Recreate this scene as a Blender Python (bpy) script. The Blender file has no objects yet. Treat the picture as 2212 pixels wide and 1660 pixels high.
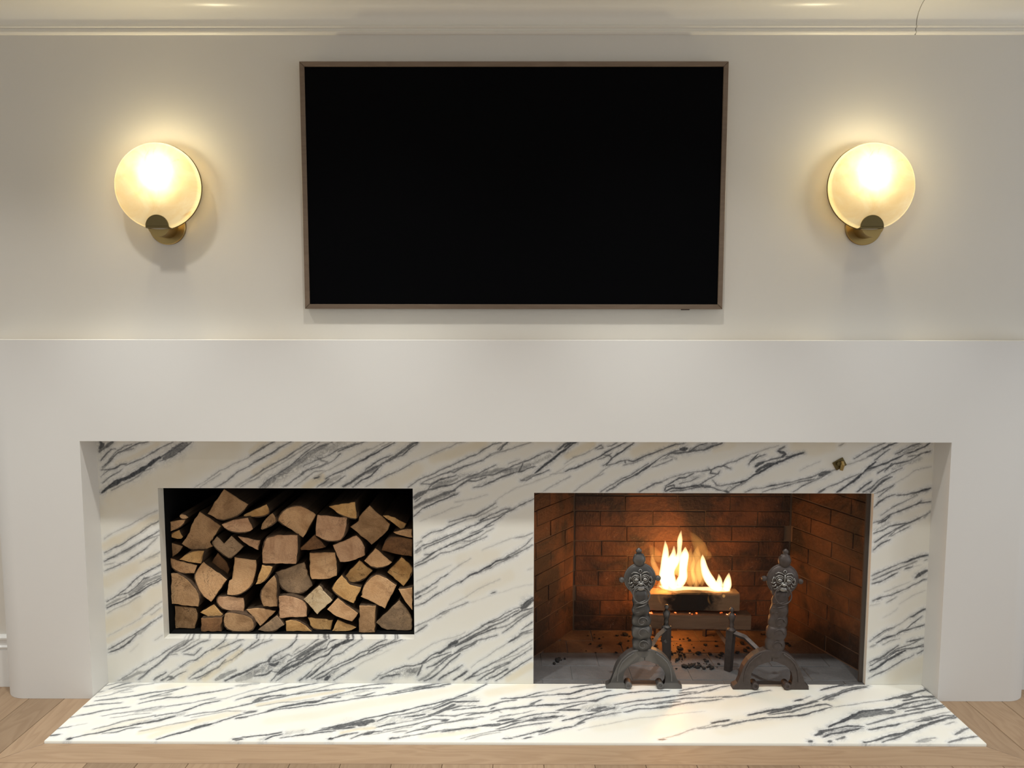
import bpy, bmesh, math, random
import numpy as np
from mathutils import Vector, Matrix, noise

# ------------------------------------------------------------------ camera, light, exposure
SC = bpy.context.scene
COL = SC.collection
R = math.radians
cam_data = bpy.data.cameras.new('camera')
cam = bpy.data.objects.new('camera', cam_data); COL.objects.link(cam)
cam_data.sensor_width = 36.0
cam_data.lens = 1603.93 / 2212 * 36.0
cam_data.clip_start = 0.05
M = Matrix(((0.99999203, 0.0038558, 0.0010322), (-0.00137567, 0.09016692, 0.99592572), (-0.00374702, 0.9959192, -0.09017151)))
cam.matrix_world = Matrix.Translation((0, -2.64207, 1.35598)) @ Matrix((M[0], M[1], -M[2])).transposed().to_4x4()
SC.camera = cam
SC.view_settings.view_transform = 'Standard'
SC.view_settings.look = 'None'
SC.view_settings.gamma = 1.0
SC.view_settings.use_curve_mapping = False
SC.view_settings.exposure = 0.0

world = bpy.data.worlds.new('room_behind'); SC.world = world
world.use_nodes = True
world.node_tree.nodes['Background'].inputs[0].default_value = (0.95, 0.965, 0.95, 1)
world.node_tree.nodes['Background'].inputs[1].default_value = 0.54

def light(name, kind, loc, energy, color, **kw):
    d = bpy.data.lights.new(name, kind); d.energy = energy; d.color = color
    for k, v in kw.items(): setattr(d, k, v)
    o = bpy.data.objects.new(name, d); COL.objects.link(o); o.location = loc
    return o
WARM = (1.0, 0.80, 0.56)
# row of recessed ceiling downlights just in front of the fireplace wall (out of frame)
for lx, le, lc in ((-2.15, 24.0, 50.0), (-1.25, 26.0, 68.0), (-0.45, 26.0, 68.0), (0.45, 24.0, 64.0), (1.25, 6.0, 44.0), (2.15, 3.0, 50.0)):
    # each fitting throws a peaked beam: a wide part and a tighter core
    light('downlight_lamp', 'SPOT', (lx, -0.585, 2.400), le, (1.0, 0.965, 0.90), shadow_soft_size=.035, spot_size=R(106), spot_blend=1.0)
    light('core_lamp', 'SPOT', (lx, -0.585, 2.398), lc * 1.12, (0.97, 1.0, 0.97), shadow_soft_size=.035, spot_size=R(66), spot_blend=1.0)
# added unseen row of spots further out, filling hearth and front faces with light
for lx, le in ((-2.15, 34.0), (-0.72, 36.0), (0.72, 26.0), (2.15, 3.0)):
    light('room_fill', 'SPOT', (lx, -1.90, 2.400), le, (1.0, 0.98, 0.97), shadow_soft_size=.06, spot_size=R(125), spot_blend=1.0)
# daylight from a window on the right-hand side of the room, behind the camera
wl = light('window_daylight', 'AREA', (3.6, -1.7, 1.3), 14.0, (0.78, 0.87, 1.0), shape='RECTANGLE', size=1.6, size_y=1.9)
wl.rotation_euler = (R(90), 0, R(78))

# ------------------------------------------------------------------ helpers
def tag(o, label=None, cat=None, group=None, kind=None):
    if label: o['label'] = label
    if cat: o['category'] = cat
    if group: o['group'] = group
    if kind: o['kind'] = kind
    return o
def empty(name, loc, label=None, cat=None, group=None):
    o = bpy.data.objects.new(name, None); COL.objects.link(o); o.location = loc
    o.empty_display_size = 0.05
    return tag(o, label, cat, group)
def link_mesh(name, me, parent=None, loc=(0, 0, 0)):
    o = bpy.data.objects.new(name, me); COL.objects.link(o); o.location = loc
    if parent: o.parent = parent
    return o
def from_bm(name, bm, mat, parent=None, loc=(0, 0, 0), smooth=False):
    me = bpy.data.meshes.new(name)
    bmesh.ops.recalc_face_normals(bm, faces=bm.faces)
    bm.to_mesh(me); bm.free()
    if smooth: me.shade_smooth()
    for m in (mat if isinstance(mat, (list, tuple)) else [mat]): me.materials.append(m)
    return link_mesh(name, me, parent, loc)
def add_box(bm, x0, x1, y0, y1, z0, z1, bevel=0.0, seg=2, mi=0):
    r = bmesh.ops.create_cube(bm, size=1)
    vs = r['verts']
    for v in vs: v.co = Vector((x0 + (v.co.x + .5) * (x1 - x0), y0 + (v.co.y + .5) * (y1 - y0), z0 + (v.co.z + .5) * (z1 - z0)))
    fs = set(f for v in vs for f in v.link_faces)
    for f in fs: f.material_index = mi
    if bevel:
        es = set(e for v in vs for e in v.link_edges)
        bmesh.ops.bevel(bm, geom=list(es), offset=bevel, segments=seg, profile=.5, affect='EDGES')
def add_prism(bm, pts, y0, y1, bevel=0.0, seg=2):
    """outline pts (x, z) pushed from y0 to y1"""
    a = [bm.verts.new((x, y0, z)) for x, z in pts]; b = [bm.verts.new((x, y1, z)) for x, z in pts]
    n = len(pts); fs = [bm.faces.new(a), bm.faces.new(b[::-1])]
    for i in range(n): fs.append(bm.faces.new((a[i], b[i], b[(i + 1) % n], a[(i + 1) % n])))
    if bevel:
        es = [e for e in fs[0].edges]
        bmesh.ops.bevel(bm, geom=es, offset=bevel, segments=seg, profile=.5, affect='EDGES', clamp_overlap=True)
def add_vprism(bm, pts, z0, z1):
    a = [bm.verts.new((x, y, z0)) for x, y in pts]; b = [bm.verts.new((x, y, z1)) for x, y in pts]
    n = len(pts); bm.faces.new(a[::-1]); bm.faces.new(b)
    for i in range(n): bm.faces.new((a[i], a[(i + 1) % n], b[(i + 1) % n], b[i]))
def add_tube(bm, pts, rad, seg=10, flat=1.0, caps=True):
    """tube through 3-D points; rad is a number or a list; flat squashes it along y"""
    P = [Vector(p) for p in pts]; n = len(P)
    rr = rad if isinstance(rad, (list, tuple)) else [rad] * n
    rings = []; prev = None
    for i in range(n):
        t = (P[min(i + 1, n - 1)] - P[max(i - 1, 0)]).normalized()
        u = Vector((0, 1, 0)) if prev is None else prev
        u = (u - t * u.dot(t))
        if u.length < 1e-4: u = Vector((1, 0, 0)) - t * t.x
        u.normalize(); w = t.cross(u); prev = u
        rings.append([bm.verts.new(P[i] + u * (math.cos(a) * rr[i] * flat) + w * (math.sin(a) * rr[i])) for a in [2 * math.pi * k / seg for k in range(seg)]])
    for i in range(n - 1):
        for k in range(seg): bm.faces.new((rings[i][k], rings[i][(k + 1) % seg], rings[i + 1][(k + 1) % seg], rings[i + 1][k]))
    if caps: bm.faces.new(rings[0][::-1]); bm.faces.new(rings[-1])
def add_lathe(bm, prof, cx=0, cy=0, seg=20, fx=1.0, fy=1.0, twist=0.0, lobes=0, amp=0.0):
    """profile (r, z) turned about the vertical axis"""
    rings = []
    z0 = prof[0][1]
    for r, z in prof:
        rings.append([])
        for k in range(seg):
            a = 2 * math.pi * k / seg
            q = r * (1 + amp * math.cos(lobes * (a - twist * (z - z0)))) if lobes else r
            rings[-1].append(bm.verts.new((cx + q * fx * math.cos(a), cy + q * fy * math.sin(a), z)))
    for i in range(len(prof) - 1):
        for k in range(seg): bm.faces.new((rings[i][k], rings[i][(k + 1) % seg], rings[i + 1][(k + 1) % seg], rings[i + 1][k]))
    bm.faces.new(rings[0][::-1]); bm.faces.new(rings[-1])
def add_ball(bm, c, r, sx=1, sy=1, sz=1, u=14, v=9):
    m = Matrix.Translation(c) @ Matrix.Diagonal((sx, sy, sz, 1))
    bmesh.ops.create_uvsphere(bm, u_segments=u, v_segments=v, radius=r, matrix=m)
def add_torus(bm, c, Rr, r, rot=Matrix.Identity(4), seg=28, rs=8):
    """ring standing in the xz plane"""
    m = Matrix.Translation(c) @ rot; rings = []
    for i in range(seg):
        a = 2 * math.pi * i / seg; rings.append([])
        for k in range(rs):
            b = 2 * math.pi * k / rs; q = Rr + r * math.cos(b)
            rings[-1].append(bm.verts.new(m @ Vector((q * math.cos(a), r * math.sin(b), q * math.sin(a)))))
    for i in range(seg):
        for k in range(rs): bm.faces.new((rings[i][k], rings[(i + 1) % seg][k], rings[(i + 1) % seg][(k + 1) % rs], rings[i][(k + 1) % rs]))

# ------------------------------------------------------------------ materials
class N:
    """short-hand for building a node tree"""
    def __init__(s, name):
        s.m = bpy.data.materials.new(name); s.m.use_nodes = True; s.t = s.m.node_tree
        s.b = s.t.nodes['Principled BSDF']; s.out = s.t.nodes['Material Output']
    def n(s, kind, **kw):
        x = s.t.nodes.new(kind)
        for k, v in kw.items():
            if k.startswith('i_'):
                key = k[2:].replace('_', ' ')
                x.inputs[key].default_value = v
            else: setattr(x, k, v)
        return x
    def l(s, a, b): s.t.links.new(a, b)
    def coord(s, scale=(1, 1, 1), rot=(0, 0, 0), kind='Object', loc=(0, 0, 0)):
        c = s.n('ShaderNodeTexCoord'); m = s.n('ShaderNodeMapping'); s.l(c.outputs[kind], m.inputs[0])
        m.inputs['Scale'].default_value = scale; m.inputs['Rotation'].default_value = rot; m.inputs['Location'].default_value = loc
        return m.outputs[0]
    def noise(s, vec, scale, detail=4, rough=.55, dist=0.0):
        x = s.n('ShaderNodeTexNoise'); x.inputs['Scale'].default_value = scale; x.inputs['Detail'].default_value = detail
        x.inputs['Roughness'].default_value = rough; x.inputs['Distortion'].default_value = dist
        if vec is not None: s.l(vec, x.inputs['Vector'])
        return x.outputs['Fac']
    def ramp(s, fac, stops):
        x = s.n('ShaderNodeValToRGB'); e = x.color_ramp.elements
        while len(e) < len(stops): e.new(.5)
        for i, (p, c) in enumerate(stops):
            e[i].position = p; e[i].color = (c, c, c, 1) if isinstance(c, (int, float)) else (*c, 1)
        s.l(fac, x.inputs[0]); return x.outputs[0]
    def mix(s, fac, a, b, mode='MIX'):
        x = s.n('ShaderNodeMix', data_type='RGBA', blend_type=mode)
        for i, v in ((0, fac), (6, a), (7, b)):
            if isinstance(v, (int, float)): x.inputs[i].default_value = v
            elif isinstance(v, tuple): x.inputs[i].default_value = (*v, 1)
            else: s.l(v, x.inputs[i])
        return x.outputs[2]
    def math(s, op, a, b=0.0, clamp=False):
        x = s.n('ShaderNodeMath', operation=op, use_clamp=clamp)
        for i, v in enumerate((a, b)):
            if isinstance(v, (int, float)): x.inputs[i].default_value = v
            else: s.l(v, x.inputs[i])
        return x.outputs[0]
    def attr(s, name):
        x = s.n('ShaderNodeAttribute'); x.attribute_name = name; return x.outputs['Fac']
    def rand(s):
        return s.n('ShaderNodeObjectInfo').outputs['Random']
    def bump(s, h, strength=.3, dist=.002):
        x = s.n('ShaderNodeBump'); x.inputs['Strength'].default_value = strength; x.inputs['Distance'].default_value = dist
        s.l(h, x.inputs['Height']); s.l(x.outputs[0], s.b.inputs['Normal'])
    def base(s, c):
        if isinstance(c, tuple): s.b.inputs['Base Color'].default_value = (*c, 1)
        else: s.l(c, s.b.inputs['Base Color'])
    def set(s, rough=None, metal=None, spec=None, coat=None):
        if rough is not None: s.b.inputs['Roughness'].default_value = rough
        if metal is not None: s.b.inputs['Metallic'].default_value = metal
        if spec is not None: s.b.inputs['Specular IOR Level'].default_value = spec
        if coat is not None: s.b.inputs['Coat Weight'].default_value = coat

def m_paint(name, col, rough, fine=.06):
    k = N(name); v = k.coord()
    k.base(k.mix(k.noise(v, 3.0, 3), tuple(c * .975 for c in col), tuple(min(1, c * 1.02) for c in col)))
    k.set(rough, spec=.4); k.bump(k.noise(v, 260, 3), fine, .0006); return k.m
def m_plain(name, col, rough=.5, metal=0.0, spec=.5):
    k = N(name); v = k.coord()
    k.base(k.mix(k.noise(v, 30, 3), tuple(c * .92 for c in col), tuple(min(1, c * 1.06) for c in col))); k.set(rough, metal, spec); return k.m

WALL = m_paint('wall_paint', (.70, .665, .60), .62)
PLASTER = m_paint('surround_plaster', (.74, .72, .685), .55, .12)
COVE = m_paint('cornice_paint', (.84, .80, .71), .26, .02)
CEIL = m_paint('ceiling_paint', (.86, .84, .79), .7)
TRIM = m_paint('baseboard_paint', (.76, .75, .72), .4, .02)

def m_marble():
    k = N('veined_marble'); v = k.coord()
    vein, haze, cream, white = k.attr('vein'), k.attr('haze'), k.attr('cream'), k.attr('white')
    base = k.mix(white, (.82, .80, .725), (.86, .875, .88))
    base = k.mix(k.math('MULTIPLY', k.noise(v, 5, 5), .5), base, (.79, .755, .66))
    base = k.mix(k.math('MULTIPLY', cream, k.ramp(k.noise(v, 16, 5), ((.2, .45), (.7, 1.0)))), base, (.74, .645, .46))
    # fine hair veins, running with the drawn ones, inside the grey clouds
    r = k.coord(scale=(1, 1, 1)); 
    m1 = k.n('ShaderNodeMapping'); m1.inputs['Rotation'].default_value = (0, R(32), R(-32)); k.l(r, m1.inputs[0])
    m2 = k.n('ShaderNodeMapping'); m2.inputs['Scale'].default_value = (5, 30, 30); k.l(m1.outputs[0], m2.inputs[0])
    nz = k.noise(m2.outputs[0], 1.0, 6, .65, .8)
    hair = k.ramp(k.math('ABSOLUTE', k.math('SUBTRACT', nz, .5)), ((0.0, 1.0), (.012, .75), (.035, 0.0)))
    nz2 = k.noise(m2.outputs[0], 2.3, 5, .6, .5)
    hair2 = k.ramp(k.math('ABSOLUTE', k.math('SUBTRACT', nz2, .48)), ((0.0, .8), (.02, .5), (.05, 0.0)))
    cloud = k.math('MULTIPLY', haze, k.ramp(nz2, ((.3, .25), (.65, 1.0))), True)
    base = k.mix(cloud, base, (.36, .37, .375))
    near = k.math('MULTIPLY', white, .55, True)
    hz = k.math('MULTIPLY', k.math('ADD', k.math('MULTIPLY', haze, 1.1), k.math('MULTIPLY', near, near), True), k.math('MAXIMUM', hair, hair2), True)
    base = k.mix(k.math('MULTIPLY', hz, .8), base, (.13, .135, .145))
    tan = k.ramp(vein, ((.0, (.30, .25, .19)), (.22, (.17, .15, .13)), (.42, (.03, .034, .042))))
    vv = k.math('MULTIPLY', vein, k.ramp(k.noise(v, 120, 4), ((.25, .82), (.6, 1.0))), True)
    base = k.mix(vv, base, tan)
    k.base(base); k.set(.26, spec=.32); return k.m
MARBLE = m_marble()

def m_wood(name, light_c, dark_c, axis='y', rough=.5):
    k = N(name)
    ob = k.n('ShaderNodeObjectInfo'); c = k.n('ShaderNodeTexCoord')
    add = k.n('ShaderNodeVectorMath', operation='ADD'); k.l(c.outputs['Object'], add.inputs[0])
    mul = k.n('ShaderNodeVectorMath', operation='SCALE'); cx = k.n('ShaderNodeCombineXYZ')
    for i in range(3): k.l(ob.outputs['Random'], cx.inputs[i])
    k.l(cx.outputs[0], mul.inputs[0]); mul.inputs['Scale'].default_value = 17.0; k.l(mul.outputs[0], add.inputs[1])
    mp = k.n('ShaderNodeMapping'); k.l(add.outputs[0], mp.inputs[0])
    mp.inputs['Scale'].default_value = (1.0, .13, 1) if axis == 'y' else (.13, 1.0, 1)
    nz = k.noise(mp.outputs[0], 11, 3, .45, .5)
    rings = k.math('FRACT', k.math('MULTIPLY', nz, 11.0))
    tri = k.ramp(rings, ((0, .15), (.42, .75), (.78, 1.0), (.95, .35)))
    mp2 = k.n('ShaderNodeMapping'); k.l(add.outputs[0], mp2.inputs[0])
    mp2.inputs['Scale'].default_value = (1, .03, 1) if axis == 'y' else (.03, 1, 1)
    fine = k.noise(mp2.outputs[0], 420, 3, .6)
    f = k.math('ADD', k.math('MULTIPLY', tri, .5), k.math('MULTIPLY', fine, .5))
    col = k.mix(f, dark_c, light_c)
    shade = k.ramp(ob.outputs['Random'], ((0, .80), (.5, 1.0), (1, 1.12)))
    k.base(k.mix(1.0, col, shade, 'MULTIPLY')); k.set(rough, spec=.35); k.bump(fine, .12, .0006)
    return k.m
OAK = m_wood('pale_oak', (.35, .243, .153), (.24, .153, .09))
OAK_X = m_wood('pale_oak_border', (.35, .243, .153), (.24, .153, .09), 'x')

def m_logend(name, a, b, c):
    k = N(name); v = k.coord()
    ob = k.n('ShaderNodeObjectInfo'); ax = k.n('ShaderNodeVectorMath', operation='ADD'); cx = k.n('ShaderNodeCombineXYZ')
    k.l(k.math('MULTIPLY', ob.outputs['Random'], 9.0), cx.inputs[0]); k.l(k.math('MULTIPLY', ob.outputs['Random'], 5.0), cx.inputs[2])
    k.l(v, ax.inputs[0]); k.l(cx.outputs[0], ax.inputs[1]); w = ax.outputs[0]
    col = k.mix(k.ramp(k.noise(w, 14, 5, .6), ((.3, 0), (.7, 1))), a, b)
    col = k.mix(k.math('MULTIPLY', k.ramp(k.noise(w, 11, 5, .65, 1.0), ((.46, 0), (.70, 1))), .8), col, c)
    wave = k.n('ShaderNodeTexWave', wave_type='RINGS', rings_direction='Y'); wave.inputs['Scale'].default_value = 45; wave.inputs['Distortion'].default_value = 6; wave.inputs['Detail'].default_value = 3
    mo = k.n('ShaderNodeMapping'); mo.inputs['Location'].default_value = (.02, 0, .035); k.l(v, mo.inputs[0]); k.l(mo.outputs[0], wave.inputs[0])
    col = k.mix(k.math('MULTIPLY', wave.outputs['Fac'], .16), col, c)
    vo = k.n('ShaderNodeTexNoise'); vo.inputs['Scale'].default_value = 130; vo.inputs['Detail'].default_value = 4; k.l(w, vo.inputs['Vector'])
    col = k.mix(k.math('MULTIPLY', k.ramp(vo.outputs['Fac'], ((.40, 1), (.52, 0))), .15), col, c)
    ck = k.noise(w, 22, 4, .55, 1.6)
    crack = k.math('MULTIPLY', k.ramp(k.math('ABSOLUTE', k.math('SUBTRACT', ck, .5)), ((0, 1), (.006, .8), (.016, 0))), k.ramp(k.noise(w, 7, 2), ((.5, 0), (.62, 1))))
    col = k.mix(k.math('MULTIPLY', crack, .75), col, (.05, .028, .014))
    k.base(col); k.set(.85, spec=.2); k.bump(k.math('ADD', vo.outputs['Fac'], k.noise(w, 40, 4)), .5, .003); return k.m
LOGM = {
 't': m_logend('split_wood_tan', (.60, .345, .165), (.70, .44, .235), (.33, .165, .07)),
 'o': m_logend('split_wood_golden', (.60, .34, .125), (.66, .41, .18), (.36, .175, .055)),
 'p': m_logend('split_wood_pinkish', (.59, .345, .19), (.66, .41, .24), (.32, .16, .08)),
 'b': m_logend('split_wood_brown', (.40, .23, .11), (.52, .32, .165), (.17, .09, .04)),
 'g': m_logend('split_wood_weathered', (.30, .195, .11), (.47, .31, .18), (.13, .09, .06)),
 'd': m_logend('split_wood_dark', (.23, .11, .045), (.30, .155, .07), (.10, .05, .025)),
 'c': m_logend('split_wood_cream', (.60, .45, .27), (.68, .53, .34), (.40, .26, .13))}
k = N('shaded_side_grain'); v = k.coord(scale=(1, .05, 1)); nn = k.noise(v, 90, 4)
k.base(k.mix(nn, (.03, .02, .012), (.11, .07, .042))); k.set(.9, spec=.15); k.bump(nn, .6, .004); LOGSIDE = k.m  # sides darkened: shade between the stacked logs put into their colour
k = N('log_bark'); v = k.coord(scale=(1, .25, 1)); nn = k.noise(v, 70, 5, .65)
k.base(k.mix(nn, (.05, .032, .02), (.17, .11, .07))); k.set(.95, spec=.1); k.bump(nn, 1.0, .006); BARK = k.m

def m_brick(name, a, b, soot):
    k = N(name); v = k.coord(); rnd = k.rand()
    g = k.n('ShaderNodeNewGeometry').outputs['Position']
    col = k.mix(rnd, a, b)
    col = k.mix(k.math('MULTIPLY', k.noise(v, 40, 5, .6), .55), col, tuple(x * .45 for x in a))
    col = k.mix(k.ramp(k.noise(g, 4.5, 5, .62, .6), ((.36, 0), (.57, .92))), col, soot)
    sx = k.n('ShaderNodeSeparateXYZ'); k.l(g, sx.inputs[0])
    low = k.math('ADD', sx.outputs['Z'], k.math('MULTIPLY', k.math('SUBTRACT', k.noise(g, 6, 4), .5), .35))
    low = k.math('ADD', low, k.math('MULTIPLY', sx.outputs['Y'], .35))
    col = k.mix(k.math('MULTIPLY', k.ramp(low, ((.10, 1), (.26, 0))), .8), col, soot)
    scr = k.noise(g, 30, 5, .7, 2.0)
    col = k.mix(k.ramp(scr, ((.66, 0), (.72, .5))), col, (.42, .34, .28))
    k.base(col); k.set(.6, spec=.35); k.bump(k.math('ADD', k.noise(v, 60, 5, .65), k.noise(v, 14, 3)), .7, .005); return k.m
BRICK = m_brick('sooted_firebrick', (.23, .088, .034), (.14, .056, .024), (.024, .016, .012))
FIRELIT_BRICK = m_brick('firelight_tinted_brick', (.55, .33, .18), (.42, .24, .12), (.10, .06, .04))  # rear floor rows: warm firelight put into the brick colour
FBRICK = m_brick('ashy_hearth_brick', (.40, .40, .41), (.29, .295, .305), (.11, .108, .108))
MORTAR = m_plain('dark_mortar', (.07, .055, .045), .9)
MORTAR_B = m_plain('firebox_mortar', (.15, .095, .06), .9)
MORTAR_F = m_plain('ash_mortar', (.17, .155, .145), .95)
BLACK = m_plain('black_niche_lining', (.006, .006, .006), .9, spec=.1)
k = N('cast_iron'); v = k.coord(); nn = k.noise(v, 90, 4, .6)
geo = k.n('ShaderNodeNewGeometry')
k.base(k.mix(k.ramp(geo.outputs['Pointiness'], ((.49, 0), (.56, 1))), (.032, .031, .030), (.16, .15, .14)))
k.set(.45, .7, .45); k.bump(nn, .35, .0015); IRON = k.m
k = N('worn_iron'); v = k.coord(); nn = k.noise(v, 160, 4, .6); k.base(k.mix(nn, (.16, .15, .14), (.42, .40, .37))); k.set(.4, .7, .5); WORN = k.m
k = N('rusty_iron'); v = k.coord(); nn = k.noise(v, 60, 4, .6)
k.base(k.mix(nn, (.055, .042, .037), (.115, .092, .082))); k.set(.5, .5, .4); k.bump(nn, .4, .0015); RUST = k.m
BRASS = m_plain('aged_brass', (.40, .28, .11), .34, 1.0)
BRASS_D = m_plain('dark_brass', (.16, .12, .05), .4, .9)
TVF = m_wood('walnut_tv_frame', (.21, .15, .105), (.15, .105, .07), 'x', .45)
k = N('tv_glass'); k.base((.002, .002, .0025)); k.set(.30, spec=.03); TVG = k.m
COAL = m_plain('charcoal', (.012, .011, .010), .9)

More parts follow.
